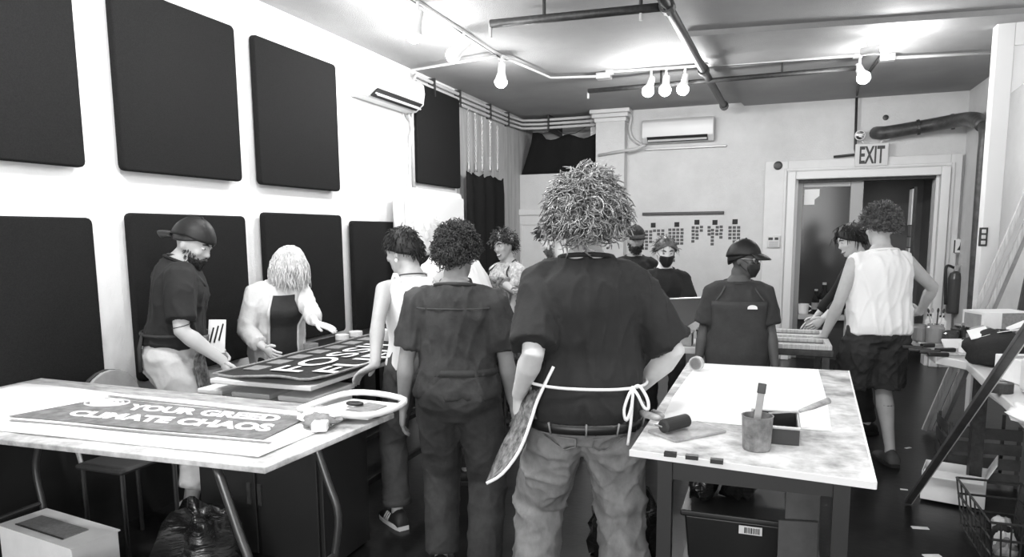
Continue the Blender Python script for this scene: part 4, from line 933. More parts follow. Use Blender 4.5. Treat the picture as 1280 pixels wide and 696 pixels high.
    def part(s, mb, name, m, smooth=True, parent=None, **k):
        out = MB(); out.f = mb.f; Ms = s.M*s.s
        a = np.array(mb.v)@np.array(Ms).T+np.array(s.loc); out.v = [tuple(r) for r in a.tolist()]
        return out.build(name, m, parent or s.root, smooth=smooth, **k)
    # ---------------------------------------------------------- body
    def torso(s, mb, u0, u1, off=0, minw=0, n=14):
        mb.loft([s.ring(u0+(u1-u0)*i/n,off,minw) for i in range(n+1)])
    def busts(s, mb, off=0):
        if s.bust:
            c,R = s.F(.325)
            for x in(-1,1): mb.ell(c+R@Vector((x*.072,.078,0)),(.066+off,.045*s.bust+off,.066+off),R,14,8)
    def body(s, barefoot=False):
        mb = MB(); s.torso(mb,-.13,.53); s.busts(mb)
        mb.tube([s.nb-(s.nt-s.nb)*.5,s.nb,s.nb.lerp(s.nt,.5),s.nt,s.nt+s.HR@Vector((0,.01,.03))],[.07,.062,.055,.056,.05],14)
        rings = []
        for z,rx,ry,yo in HT: rings.append([s.hp(rx*math.cos(2*math.pi*j/20),yo+ry*math.sin(2*math.pi*j/20),z) for j in range(20)])
        mb.loft(rings)
        # face: brow, nose, cheeks, lips, chin, ears
        mb.ell(s.hp(0,.078,.030),(.046,.020,.012),s.HR,12,6)
        mb.loft([[s.hp(x*wd,y0+dy,z) for x,dy in((-1,-.012),(-.5,0),(0,.006),(.5,0),(1,-.012),(0,-.03))] for wd,y0,z in((.008,.088,.024),(.010,.098,.002),(.015,.112,-.022),(.017,.110,-.032),(.010,.095,-.040))])
        for x in(-1,1):
            mb.ell(s.hp(x*.040,.066,-.022),(.022,.020,.020),s.HR,10,6)
            mb.ell(s.hp(x*.076,-.006,-.012),(.008,.017,.030),s.HR@Matrix.Rotation(x*.25,3,'Z'),10,8)
        mb.ell(s.hp(0,.082,-.072),(.024,.014,.011),s.HR,10,6); mb.ell(s.hp(0,.072,-.105),(.024,.018,.016),s.HR,10,6)
        for side in(1,-1):
            S,E,W_,hd,pn,cu = s.arm[side]; c,R = s.F(.425)
            st = c+R@Vector((side*.08*s.sh,-.01,.0))
            k = .5+.5*s.w
            mb.tube([st,S.lerp(st,.35),S,S.lerp(E,.3),S.lerp(E,.65),E,E.lerp(W_,.25),E.lerp(W_,.6),W_],[.052*k,.054*k,.052*k,.046*k,.041*k,.037*k,.041*k,.032*k,.0255],14)
            th = hd.cross(pn)*side
            def pr(t,wd,tk): c_ = W_+hd*t; return [c_+th*(math.cos(2*math.pi*j/12)*wd)+pn*(math.sin(2*math.pi*j/12)*tk) for j in range(12)]
            mb.loft([pr(-.02,.026,.022),pr(.01,.028,.019),pr(.04,.038,.017),pr(.075,.042,.015),pr(.092,.040,.012)])
            H_,K,an,fy = s.leg[side]
            mb.tube([H_+Vector((0,0,.04)),H_.lerp(K,.15),H_.lerp(K,.5),H_.lerp(K,.85),K,K.lerp(an,.25),K.lerp(an,.6),an.lerp(K,.08),an-Vector((0,0,.04))],[.08*k,.086*k,.072*k,.056,.052,.056*k,.042,.034,.036],14)
            if barefoot: s.foot(mb,side,0)
        o = voxel(mb,s.vox,4)
        for side in(1,-1):
            S,E,W_,hd,pn,cu = s.arm[side]; th = hd.cross(pn)*side
            for off,L,r in((.031,.072,.0088),(.0105,.080,.0092),(-.010,.074,.0088),(-.029,.058,.0078)):
                p = W_+hd*.080+th*off; pts = [p-hd*.02]; pts.append(p); dirs = []
                for kk,fr in((.5,.42),(1.25,.33),(1.9,.25)):
                    a = math.radians(cu*kk); dv = hd*math.cos(a)+pn*math.sin(a)+th*off*1.2; p = p+dv.normalized()*L*fr; pts.append(p)
                o.tube(pts,[r,r,r*.95,r*.9,r*.7],7)
            b = W_+hd*.022+th*.026
            d1 = (hd*.72+th*.62+pn*.30).normalized(); d2 = (hd*.95+th*.15+pn*.35).normalized()
            o.tube([b-d1*.015,b,b+d1*.034,b+d1*.034+d2*.022,b+d1*.034+d2*.030],[.012,.0125,.0105,.0095,.006],7)
        s.bodyo = s.part(o,'body',s.skin); return s.bodyo
    def foot(s, mb, side, g=.0, top=1.0):
        H_,K,an,fy = s.leg[side]; R = Matrix.Rotation(math.radians(fy),3,'Z'); c = Vector((an.x,an.y,an.z-.085)); rings = []
        for y,hw,h in((-.075,.022,.045),(-.062,.034,.085),(-.02,.036,.105*top),(.04,.040,.082*top),(.09,.045,.058),(.14,.044,.046),(.175,.036,.040),(.195,.018,.030)):
            ring = []
            for j in range(14):
                a = 2*math.pi*j/14; x = math.cos(a)*(hw+g); z = h*.5+math.sin(a)*(h*.5+g*.5); z = max(z,.006)
                ring.append(c+R@Vector((x,y+(g if y>0 else -g),z)))
            rings.append(ring)
        mb.loft(rings)
    def shoes(s, m, sole_m, stripes=None, label=None):
        for side in(1,-1):
            mb = MB(); s.foot(mb,side,.006,1.05); o = s.part(mb,'shoe',m,label=label)
            H_,K,an,fy = s.leg[side]; R = Matrix.Rotation(math.radians(fy),3,'Z'); c = Vector((an.x,an.y,an.z-.085))
            pts = [(-.085,-.03),(-.085,.03),(-.03,.043),(.09,.054),(.15,.052),(.19,.035),(.207,0),(.19,-.035),(.15,-.052),(.09,-.054),(-.03,-.043)]
            sl = MB().loft([[c+R@Vector((x*k,y,z)) for y,x in pts] for z,k in((0.001,.97),(.022,1.0),(.026,.95))]); s.part(sl,'sole',sole_m,False,parent=o)
            if stripes:
                for q in range(3):
                    y = .03+.022*q
                    for sg in(1,-1): s.part(MB().tube([c+R@Vector((sg*.049,y+.012,.028)),c+R@Vector((sg*.047,y,.05)),c+R@Vector((sg*.034,y-.012,.078))],.006,5),'stripe',stripes,parent=o)
    def eyes(s, dark, white=None, mouth=None, teeth=False, brow=True):
        for x in(-1,1):
            e = s.part(MB().ell(s.hp(x*.031,.079,.010),(.0135,.012,.0085),s.HR,10,8),'eye',white or dark)
            if white: s.part(MB().ell(s.hp(x*.031,.0885,.010),(.0055,.0035,.0055),s.HR,8,6),'iris',dark,parent=e)
            if brow: s.part(MB().tube([s.hp(x*.014,.097,.030),s.hp(x*.032,.094,.037),s.hp(x*.050,.080,.031)],[.004,.005,.003],6),'eyebrow',dark)
        if mouth:
            pts = [s.hp(-.027,.083,-.066),s.hp(-.012,.095,-.073),s.hp(0,.097,-.074),s.hp(.012,.095,-.073),s.hp(.027,.083,-.066)]
            s.part(MB().tube(pts,[.003,.005,.006,.005,.003],6),'mouth',mouth)
            if teeth: s.part(MB().tube([s.hp(-.020,.090,-.066),s.hp(0,.100,-.069),s.hp(.020,.090,-.066)],[.003,.005,.003],6),'teeth',letter_white)
    # ---------------------------------------------------------- garments
    def top(s, m, name='shirt', off=.016, hem=-.08, neck=.50, sleeve=.75, flare=.014, minw=.155, wr=.010, tank=False, seed=1, label=None, wf=(6,6,3), band=True):
        mb = MB(); n = 18; rings = []
        for i in range(n+1):
            u = hem+(neck-hem)*i/n; o_ = off
            if u>.455: o_ = off*.75
            rings.append(s.ring(u,o_,0 if u>.40 else minw*s.w))
        mb.loft(rings); s.busts(mb,off*.8)
        for side in(1,-1):
            S,E,W_,hd,pn,cu = s.arm[side]; c,R = s.F(.425); k = .5+.5*s.w
            st = c+R@Vector((side*.085*s.sh,-.01,.004))
            if tank: continue
            if sleeve<.3: mb.tube([st,S.lerp(st,.4),S+(S-st).normalized()*.012],[.052*k+off*.6,.052*k+off*.5,.050*k+off*.4],16); continue
            pts = [st,S.lerp(st,.4),S]; rr = [.054*k+off,.056*k+off,.053*k+off]
            if sleeve<=1:
                nn = 4
                for q in range(1,nn+1): f = sleeve*q/nn; pts.append(S.lerp(E,f)); rr.append((.053-.010*f)*k+off+flare*f)
            else:
                for f in(.25,.5,.75,1): pts.append(S.lerp(E,f)); rr.append((.051-.011*f)*k+off*.9)
                g = sleeve-1
                for f in(.25,.5,.75,1): pts.append(E.lerp(W_,f*g)); rr.append((.046-.014*f)*k+off*.7+flare*.4*f)
            mb.tube(pts,rr,16)
        o = voxel(mb,s.vox*1.2,6,wr,wf,seed); g_ = s.part(o,name,m,label=label)
        if band:
            c,R = s.F(neck-.004); rx,ry,yo = s.trad(neck-.004,off*.75); s.part(MB().tube([c+R@Vector((rx*math.cos(a),ry*math.sin(a)+yo,-.012*math.sin(a))) for a in [2*math.pi*k/28 for k in range(28)]],.008,6,close=True),'neckband',m,parent=g_)
        return g_
    def pants(s, m, name='trousers', waist=.10, off=.010, hem=.97, thigh=.098, knee=.078, cuff=.072, wr=.012, seed=2, label=None, wf=(5,5,4)):
        mb = MB(); s.torso(mb,-.14,waist,off,0,10)
        for side in(1,-1):
            H_,K,an,fy = s.leg[side]; k = .5+.5*s.w
            P = [H_+Vector((0,0,.05)),H_.lerp(K,.2),H_.lerp(K,.5),H_.lerp(K,.8)]; rr = [thigh*k,thigh*k,thigh*.9*k,(thigh*.3+knee*.7)*k]
            if hem<=.5: P = P[:2]; rr = rr[:2]; P += [H_.lerp(K,.6),H_.lerp(K,2*hem*.99)]; rr += [thigh*.98*k,cuff*k]
            else:
                f = (hem-.5)*2; P += [K,K.lerp(an,.3*f),K.lerp(an,.65*f),K.lerp(an,f)]; rr += [knee*k,knee*.98,(knee+cuff)/2,cuff]
            mb.tube(P,rr,16)
        o = voxel(mb,s.vox*1.2,6,wr,wf,seed); return s.part(o,name,m,label=label)
    def belt(s, m, u=.09, off=.020, hgt=.032, parent=None):
        mb = MB(); mb.loft([s.ring(u-hgt/2,off-.012),s.ring(u-hgt/2,off),s.ring(u+hgt/2,off),s.ring(u+hgt/2,off-.012)],cap=False,close=True); return s.part(mb,'belt',m,parent=parent)
    def string(s, m, u=.15, off=.03, r=.005, a0=0, a1=360, du=0, minw=.155):
        n = 40; pts = [s.rpt(u+du*math.sin(math.pi*i/n),a0+(a1-a0)*i/n,off,minw*s.w) for i in range(n+1)]
        return s.part(MB().tube(pts,r,6),'apron_string',m)
    def apron(s, m, u0=.36, u1=-.02, drop=.35, a0=70, bib=35, off=.03, border=None, skew=0, label=None, minw=.155, name='apron'):
        rows = []; nu = 16; nw = 15
        for i in range(nu+1):
            u = u0+(u1-u0)*i/nu; hw = bib if u>.17 else bib+(a0-bib)*min(1,(.17-u)/.05)
            rows.append([s.rpt(u,-hw+2*hw*j/(nw-1)+skew,off,minw*s.w if u<.4 else 0) for j in range(nw)])
        last = rows[-1]
        for i in range(1,9):
            rows.append([p+Vector((0,.010*i*.4+.010*math.sin(j*1.4)*i/8,-drop*i/8)) for j,p in enumerate(last)])
        o = s.part(MB().grid(rows),name,m,solid=.005/1,label=label)
        if border: s.part(MB().tube([r[0] for r in rows]+rows[-1]+[r[-1] for r in rows][::-1],.005,6),'border',border,parent=o)
        s.ap = rows; return o
    def strap(s, m, u=.36, bib=32, r=.006, off=.03):
        for sd in(-1,1):
            pts = [s.rpt(u,sd*bib,off),s.rpt(.43,sd*38,off*.9)]
            pts += [s.nb+s.F(.5)[1]@Vector((sd*.070,.0,.012)),s.nb+s.F(.5)[1]@Vector((sd*.035,-.062,.02)),s.nb+s.F(.5)[1]@Vector((0,-.070,.018))]
            s.part(MB().tube(smooth_path(pts,4),r,6),'neck_strap',m)
    def collar(s, m, off=.02):
        mb = MB(); R = s.F(.49)[1]; c = s.nb; rows = []
        for z,r in((-.012,.078),(.03,.068),(.034,.074),(-.012,.088)):
            rows.append([c+R@Vector((r*math.sin(a),r*1.02*-math.cos(a)+.012,z-(.02*max(0,-math.cos(a)) if False else .018*(1+(-math.cos(a)*-1))*.5))) for a in [math.radians(-150+300*i/24) for i in range(25)]])
        return s.part(mb.grid(rows),'collar',m,solid=.003)
    # ---------------------------------------------------------- head things
    def elmin(s, az, front, side, back):
        a = abs(az)/math.pi
        return front+(side-front)*min(1,a/.5)**1.2 if a<.5 else side+(back-side)*((a-.5)/.5)**.8
    def sdir(s, az, el): return Vector((math.sin(az)*math.cos(el),math.cos(az)*math.cos(el),math.sin(el)))
    def spt(s, d, k=1.0, add=0): return s.hp(SA.x+d.x*(SR.x*k+add),SA.y+d.y*(SR.y*k+add),SA.z+d.z*(SR.z*k+add))
    def shell(s, m, name='hair', line=(.55,.05,-.55), add=.012, nz=.006, nf=14, seed=0, na=36, ne=14, label=None, parent=None):
        rows = []
        for i in range(ne+3):
            row = []
            for j in range(na):
                az = -math.pi+2*math.pi*j/na; em = s.elmin(az,*line); f = min(i,ne)/ne; el = math.pi/2*.985+(em-math.pi/2*.985)*f
                d = s.sdir(az,el); dd = add+nz*noise.noise(d*nf+Vector((seed,0,0)))
                if i==ne+1: dd = add*.3
                if i==ne+2: dd = -.01
                row.append(s.spt(d,1,dd))
            rows.append(row)
        return s.part(MB().loft(rows),name,m,label=label,parent=parent)
    def strands(s, m, n, L, r, line=(.55,.05,-.55), out=.6, grav=.15, wave=0, freq=2, seg=7, thick=.02, name='hair', seed=3, part=None, comb=(0,0,0), parent=None, sides=4, Lv=.4, tip=.35):
        rnd = random.Random(seed); mb = MB(); down = Vector((0,0,-1)); cb = Vector(comb)
        cnt = 0; HRi = s.HR.inverted()
        while cnt<n:
            z = rnd.uniform(-.75,1); a = rnd.uniform(-math.pi,math.pi); q = math.sqrt(1-z*z); d = Vector((q*math.sin(a),q*math.cos(a),z))
            if math.asin(z) < s.elmin(a,*line): continue
            cnt += 1; p = s.spt(d,1,.002); nr = (s.HR@Vector((d.x/SR.x,d.y/SR.y,d.z/SR.z))).normalized()
            v = (nr*out+s.HR@cb+Vector((rnd.uniform(-.3,.3),rnd.uniform(-.3,.3),rnd.uniform(-.3,.3)))+down*grav*.5).normalized()
            LL = L*(1+rnd.uniform(-Lv,Lv)); ph = rnd.uniform(0,6.28); u = v.orthogonal().normalized(); w_ = v.cross(u); pts = []; sgn = rnd.choice((-1,1)); fq = freq*rnd.uniform(.7,1.3)
            for i in range(seg+1):
                t = i/seg; off = (u*math.cos(ph+sgn*6.28*fq*t)+w_*math.sin(ph+sgn*6.28*fq*t))*wave*min(1,t*3)
                pts.append(p+off)
                v = (v+down*grav*(.4+t)).normalized(); p = p+v*LL/seg
                l = HRi@(p-s.Hc)/s.hs-SA; e = math.sqrt((l.x/(SR.x+thick))**2+(l.y/(SR.y+thick))**2+(l.z/(SR.z+thick))**2)
                if e<1 and e>.01: p = s.Hc+s.HR@((SA+l/e)*s.hs)
            rr = r*rnd.uniform(.75,1.25); mb.tube(pts,[rr*(1 if i<seg-1 else (.8 if i<seg else tip)) for i in range(seg+1)],sides)
        return s.part(mb,name,m,parent=parent)
    def cap(s, m, back=False, line=(.42,.22,.05), tilt=0):
        o = s.shell(m,'cap',line,.020,.001,4)
        sg = -1 if back else 1; em = line[2] if back else line[0]; rows = []
        for i in range(6):
            f = i/5; row = []
            for j in range(13):
                a = math.radians(-52+104*j/12); el = em+.03
                d = s.sdir(a if not back else math.pi+a,el); p0 = s.spt(d,1,.018)
                ext = .075*f*math.cos(a*1.25)**.5 if abs(a)<1.2 else 0
                row.append(p0+s.HR@Vector((0,sg*ext,-.030*f*f*(1 if not back else .8)-.012*(1-math.cos(a))*f*2)))
            rows.append(row)
        s.part(MB().grid(rows),'brim',m,solid=.005,parent=o)
        s.part(MB().ell(s.spt(Vector((0,0,1)),1,.021),(.008,.008,.005),s.HR,8,6),'button',m,parent=o); return o
    def facepatch(s, m, name, z0, z1, az, add, nz=0, nose=0, nf=40, taper=0, label=None):
        rows = []; n = 10
        for i in range(n+1):
            z = z0+(z1-z0)*i/n; rx,ry,yo = [np.interp(z,HT[:,0],HT[:,k]) for k in(1,2,3)]; row = []
            A = az*(1-taper*abs(2*i/n-1)**2)
            for j in range(17):
                a = math.radians(-A+2*A*j/16); k = add+nz*noise.noise(Vector((a*nf*.1,z*nf,.3)))
                row.append(s.hp((rx+k)*math.sin(a),yo+(ry+k)*math.cos(a)+nose*math.exp(-(a/.30)**2)*(1-abs(2*i/n-1.15)*.6),z))
            rows.append(row)
        return s.part(MB().grid(rows),name,m,solid=.004,label=label)
    def mask(s, m):
        o = s.facepatch(m,'face_mask',-.112,-.012,62,.007,nose=.020,taper=.25)
        for x in(-1,1): s.part(MB().tube([s.hp(x*.058,.055,-.02),s.hp(x*.078,.01,.005),s.hp(x*.080,-.02,.0),s.hp(x*.07,.02,-.05),s.hp(x*.055,.05,-.075)],.002,5),'ear_loop',m,parent=o)
    def beard(s, m, seed=1, n=260):
        o = s.facepatch(m,'beard',-.121,-.058,80,.003,nz=.004,nose=.003,taper=.12)
        rnd = random.Random(seed); mb = MB()
        for i in range(n):
            a = math.radians(rnd.uniform(-92,92)); z = rnd.uniform(-.120,-.05+.03*min(1,abs(a)/1.4)); rx,ry,yo = [np.interp(z,HT[:,0],HT[:,k]) for k in(1,2,3)]
            p = s.hp(rx*math.sin(a),yo+ry*math.cos(a),z); q = s.hp((rx+.012)*math.sin(a),yo+(ry+.012)*math.cos(a),z-.014); mb.tube([p,q],[.003,.0012],4)
        s.part(mb,'beard_hair',m,parent=o)
        s.part(MB().tube([s.hp(-.03,.084,-.062),s.hp(-.012,.099,-.053),s.hp(.012,.099,-.053),s.hp(.03,.084,-.062)],[.003,.006,.006,.003],6),'moustache',m,parent=o)
    def glasses(s, m):
        mb = MB()
        for x in(-1,1):
            mb.tube([s.hp(x*.033+.024*math.cos(a),.100-.010*abs(math.cos(a)),.006+.019*math.sin(a)) for a in [2*math.pi*k/16 for k in range(16)]],.0022,5,close=True)
            mb.tube([s.hp(x*.057,.092,.010),s.hp(x*.078,.03,.010),s.hp(x*.080,-.01,.004)],.0022,5)
        mb.tube([s.hp(-.010,.103,.010),s.hp(.010,.103,.010)],.0022,5); s.part(mb,'glasses',m)
# ================================================================== PEOPLE
sk_light = skin(.62,'skin_light'); sk_mid = skin(.42,'skin_mid'); sk_tan = skin(.30,'skin_tan'); sk_dark = skin(.075,'skin_dark')
eye_d = mat('eye_dark',.012,.3); eye_w = mat('eye_white',.6,.3); lip = mat('lip',.16,.5)
tee_black = mat('tee_black',.013,.9,bump=.25,bscale=14,var=.15,vscale=5)
tee_black2 = mat('tee_black_far',.010,.9,bump=.2,bscale=16)
denim_dark = mat('denim_dark',.034,.9,bump=.3,bscale=16,var=.4,vscale=9)
denim_mid = mat('denim_mid',.22,.9,bump=.35,bscale=12,var=.35,vscale=8,stretch=(1,1,.6))
denim_grey = mat('denim_grey',.06,.9,bump=.3,bscale=14,var=.3,vscale=8)
white_tee = mat('white_tee',.80,.9,bump=.3,bscale=10)
white_knit = mat('white_knit',.70,.9,bump=.4,bscale=18,var=.06,vscale=6)
light_trouser = mat('light_trouser',.55,.9,bump=.35,bscale=12,var=.12,vscale=6)
charcoal = mat('charcoal_cloth',0.03,.9,bump=.3,bscale=14,var=.25,vscale=6)
apron_dark = mat('apron_dark',.04,.85,bump=.25,bscale=12,var=.3,vscale=8)
apron_splash = mat('apron_splash',.16,.8,var=.97,vscale=34)
pattern_tee = mat('pattern_tee',.45,.9,var=.5,vscale=40)
hair_black = mat('hair_black',.012,.5,spec=.3); hair_dark = mat('hair_dark',.022,.42,spec=.5,var=.5,vscale=30)
hair_grey = mat('hair_grey',.17,.28,spec=.9,var=.9,vscale=26); hair_blonde = mat('hair_blonde',.62,.45,var=.3,vscale=22)
hair_brown = mat('hair_brown',.09,.4,spec=.5,var=.7,vscale=28); hair_white = mat('hair_white',.7,.6)
shoe_black = mat('shoe_black',.02,.6); sole_white = mat('sole_white',.7,.6); string_white = mat('string_white',.82,.7)
# 1 --- curly haired man, foreground, seen from behind
f = Fig('man with curly grey hair in black t-shirt seen from behind in the foreground', (2.60,2.38), 16, 1.765, drop=.035, w=1.06, d=1.12, sh=.99, belly=.04, vox=.0075, skin_m=sk_light, head=(-6,5,0), neck=.6,
  armL=dict(w=atd(648,494,2.50), pole=(-.12,-1,-.15), hd=(-.15,.30,-.9), pn=(.8,.5,.2), curl=45), armR=dict(w=atd(792,490,2.60), pole=(1.0,-.55,-.1), hd=(-.8,.5,-.2), curl=35), legL=(-.20,.04,.085), legR=(.155,-.06,.085))
f.body(); f.top(tee_black,'t_shirt',off=.020,hem=-.075,neck=.512,sleeve=.90,flare=.016,minw=.165,wr=.017,seed=4,wf=(8,8,2.0))
tr = f.pants(denim_mid,'jeans',waist=-.04,off=.022,thigh=.112,knee=.092,cuff=.09,wr=.017,seed=6,wf=(6,6,6)); b = f.belt(black_plastic,-.058,.036,.034)
for a in(100,150,180,215,260):
    mb = MB(); p0,p1 = f.rpt(-.078,a,.038),f.rpt(-.036,a,.040); mb.tube([p0,p1],.007,6,flat=.5); f.part(mb,'belt_loop',denim_mid,parent=tr)
for a in(152,212):
    pts = [f.rpt(u,x,.026) for u,x in((-.095,a-20),(-.095,a+20),(-.13,a+18),(-.145,a),(-.13,a-18),(-.095,a-20))]; f.part(MB().tube(pts,.0025,5),'pocket_seam',denim_mid,parent=tr)
f.string(string_white,.088,.040,.0055,-95,270-12,-.012,minw=.165)
# knot, loops and tails at the person's right hip
k0 = f.rpt(.078,138,.046,.165*f.w)
c_,R_ = f.F(.15)
def tie(pts,r=.0055): f.part(MB().tube(smooth_path([k0+R_@Vector(p) for p in pts],5),r,6),'apron_string',string_white)
tie([(0,0,0),(.02,-.01,.01),(.045,-.012,-.03),(.05,-.01,-.065),(.035,-.012,-.06),(.015,-.014,-.02),(0,-.004,0)])
tie([(0,0,0),(-.015,-.012,-.02),(-.03,-.014,-.07),(-.022,-.014,-.105),(-.006,-.016,-.06),(0,-.004,0)])
tie([(0,0,0),(-.004,-.012,-.06),(-.008,-.014,-.12),(-.016,-.01,-.19)])
f.part(MB().ell(k0,(.010,.009,.009),None,8,6),'knot',string_white)
# apron hanging off the left hip
ap0 = [atd(x,y,2.36) for x,y in((692,458),(672,500),(664,525),(650,562),(628,592),(608,604))]
ap1 = [atd(x,y,2.52) for x,y in((690,458),(652,494),(642,528),(628,555),(617,580),(608,603))]
rows = [[f.loc_of(a.lerp(b_,j/5)+Vector((0,0,0))) for j in range(6)] for a,b_ in zip(smooth_path(ap0,3),smooth_path(ap1,3))]
o = f.part(MB().grid(rows),'apron',apron_splash,solid=.005,label='ink-splashed apron hanging at the left hip'); f.part(MB().tube([r[0] for r in rows],.006,6),'border',string_white,parent=o)
f.shell(hair_grey,line=(.5,-.05,-.50),add=.022,nz=.018,nf=8); f.strands(hair_grey,1500,.064,.0026,line=(.45,-.1,-.52),out=.75,grav=.10,wave=.014,freq=1.25,seg=11,thick=.020,seed=5,sides=4,Lv=.4)
f.shoes(shoe_black,rubber)
# 2 --- person in dark denim jumpsuit
f = Fig('person with dark curly hair in dark denim jumpsuit seen from behind', (1.955,2.70), 12, 1.575, w=1.12, sh=1.20, neck=.9, vox=.0075, skin_m=sk_tan, head=(-8,4,0), hipw=1.05,
  armL=dict(l=(.285,.0,.80), pole=(.3,-1,0), pn=(.8,.5,0), curl=28), armR=dict(l=(.25,.14,.82), pole=(.3,-1,0), curl=25), legL=(-.11,.03,.085), legR=(.12,-.03,.085))
f.body(); sh = f.top(denim_dark,'jumpsuit_top',off=.018,hem=-.02,neck=.505,sleeve=.80,flare=.012,minw=.15,wr=.016,seed=9,wf=(8,8,2.2)); f.pants(denim_dark,'jumpsuit_legs',waist=.10,off=.018,thigh=.108,knee=.092,cuff=.086,wr=.009,seed=10); f.collar(denim_dark)
f.part(MB().tube([f.rpt(.40,a,.026) for a in range(118,243,6)],.003,5),'yoke_seam',denim_grey,parent=sh); f.belt(denim_dark,.10,.024,.03)
f.shell(hair_dark,line=(.45,.0,-.5),add=.014,nz=.014,nf=9); f.strands(hair_dark,1100,.030,.0024,line=(.4,-.05,-.55),out=.9,grav=.05,wave=.0085,freq=1.5,seg=8,thick=.016,seed=8,Lv=.5); f.shoes(shoe_black,rubber)
# 3 --- woman in white tank top
f = Fig('woman with short dark hair in white tank top touching the black banner', (1.535,3.10), 46, 1.60, lean=13, neck=.7, w=.95, bust=.6, sh=.98, hipw=1.06, vox=.008, skin_m=sk_mid, head=(38,14,0),
  armL=dict(w=atz(468,462,.93), pole=(.5,-.9,-.3), hd=(-.8,-.15,-.45), pn=(0,-.2,-1), curl=30), armR=dict(l=(.24,.15,.84)), legL=(-.10,.10,.085), legR=(.11,-.05,.085))
f.body(); f.top(white_tee,'tank_top',off=.012,hem=-.02,neck=.474,band=False,tank=True,minw=.14,wr=.006,seed=12)
for sd in(-1,1): f.part(MB().tube([f.rpt(.44,sd*140,.014),f.F(.475)[0]+f.F(.475)[1]@Vector((sd*.088,-.045,.012)),f.F(.482)[0]+f.F(.482)[1]@Vector((sd*.088,.0,.018)),f.rpt(.43,sd*42,.016)],[.018,.017,.016,.018],8,flat=.5),'strap',white_tee)
j = f.pants(denim_grey,'jeans',waist=.10,off=.012,thigh=.095,knee=.078,cuff=.078,hem=.93,wr=.010,seed=13); 
for sd in(1,-1):
    H_,K,an,fy = f.leg[sd]; f.part(MB().tube([K.lerp(an,.80),K.lerp(an,.88)],.083,16),'turn_up',denim_grey,parent=j)
f.part(MB().ell(f.hp(-.080,.0,-.048),(.009,.009,.012),None,8,6),'earring',string_white); f.string(hair_dark,.49,.004,.003,0,360,0,0)
f.shell(hair_black,line=(.5,-.05,-.55),add=.014,nz=.006); f.strands(hair_black,420,.035,.0024,line=(.45,.0,-.55),out=.35,grav=.5,seg=4,thick=.016,seed=11); f.shoes(shoe_black,sole_white,stripes=sole_white,label='black sneaker with white stripes'); f.eyes(eye_d)
# 4 --- bald older man in white
f = Fig('bald older man in white shirt bending over the banner table', (1.49,3.92), 92, 1.78, lean=47, w=1.08, belly=.04, vox=.010, skin_m=sk_light, head=(20,22,0),
  armL=dict(l=(.24,.42,.93), pole=(.6,-.5,.2)), armR=dict(l=(.24,.40,.93), pole=(.6,-.5,.2)))
f.body(); f.top(white_tee,'shirt',off=.024,hem=-.06,sleeve=.8,flare=.03,minw=.165,wr=.012,seed=15); f.pants(charcoal,seed=16); f.shoes(shoe_black,rubber); f.eyes(eye_d,mouth=lip,brow=False)
f.strands(hair_white,120,.03,.0016,line=(1.5,.05,-.4),out=.3,grav=.4,seg=3,thick=.003,seed=14); f.part(MB().tube([f.hp(-.027,.100,-.056),f.hp(0,.109,-.050),f.hp(.027,.100,-.056)],[.005,.008,.005],6),'moustache',hair_white)
# 5 --- woman in white cardigan
f = Fig('woman with pale wavy hair in open white cardigan by the left wall', (.34,3.54), -122, 1.51, lean=17, w=1.04, bust=.9, hipw=1.05, vox=.009, skin_m=sk_light, head=(38,34,0),
  armL=dict(w=atz(404,423,.96), pole=(.6,-.6,-.5), hd=(.85,.2,-.25), pn=(0,.2,-1), curl=14), armR=dict(w=atd(332,436,4.05), pole=(.4,-1,0), pn=(.2,.6,0), curl=25))
f.body(); f.top(white_knit,'cardigan',band=False,off=.026,hem=-.20+.04,sleeve=1.72,flare=.018,minw=.165,wr=.012,seed=18,neck=.49)
rows = [[f.rpt(.44-.62*i/16,-30+60*j/10,.032+(.012 if f.bust and .24<.44-.62*i/16<.40 else 0)+(.030*math.exp(-((.44-.62*i/16-.325)/.06)**2)),.165*f.w if .44-.62*i/16<.40 else 0) for j in range(11)] for i in range(17)]
f.part(MB().grid(rows),'camisole',charcoal,solid=.004,label='dark top inside the open cardigan')
for sd in(-1,1): f.part(MB().tube([r[0 if sd<0 else -1] for r in rows],.016,8,flat=.6),'cardigan_edge',white_knit)
f.pants(charcoal,seed=19); f.shoes(shoe_black,rubber); f.eyes(eye_d,mouth=lip)
f.shell(hair_blonde,line=(.62,-.25,-.75),add=.014,nz=.010); f.strands(hair_blonde,900,.165,.0026,line=(.6,-.15,-.65),out=.04,grav=.7,wave=.007,freq=1.3,seg=9,thick=.013,seed=17,Lv=.25)
# 6 --- man in backwards cap
f = Fig('bearded man in backwards cap, black t-shirt and pale trousers at the left', (.33,2.76), -46, 1.69, lean=15, neck=.45, w=1.16, d=1.05, sh=1.10, belly=.03, vox=.0085, skin_m=sk_mid, head=(-32,28,0),
  armR=dict(w=atd(280,452,3.46), pole=(.3,-1,-.2), hd=(.45,-.1,-.9), pn=(.2,.9,.1), curl=45), armL=dict(w=atd(266,436,3.66), pole=(.5,-.6,-.4), hd=(.5,.1,-.4), pn=(0,-1,0), curl=45))
f.body(); f.top(tee_black2,'t_shirt',off=.022,hem=.06,sleeve=.82,flare=.010,minw=.17,wr=.014,seed=22); f.pants(light_trouser,'trousers',waist=.08,off=.012,thigh=.108,knee=.088,cuff=.08,wr=.014,seed=23,hem=.80)
f.apron(apron_splash,u0=.13,u1=-.02,drop=.30,a0=48,bib=48,off=.045,label='ink-splashed waist apron',minw=.17); f.string(dark_fabric,.135,.036,.008,60,300,-.03,minw=.17)
k0 = f.rpt(.12,150,.04,.17*f.w)
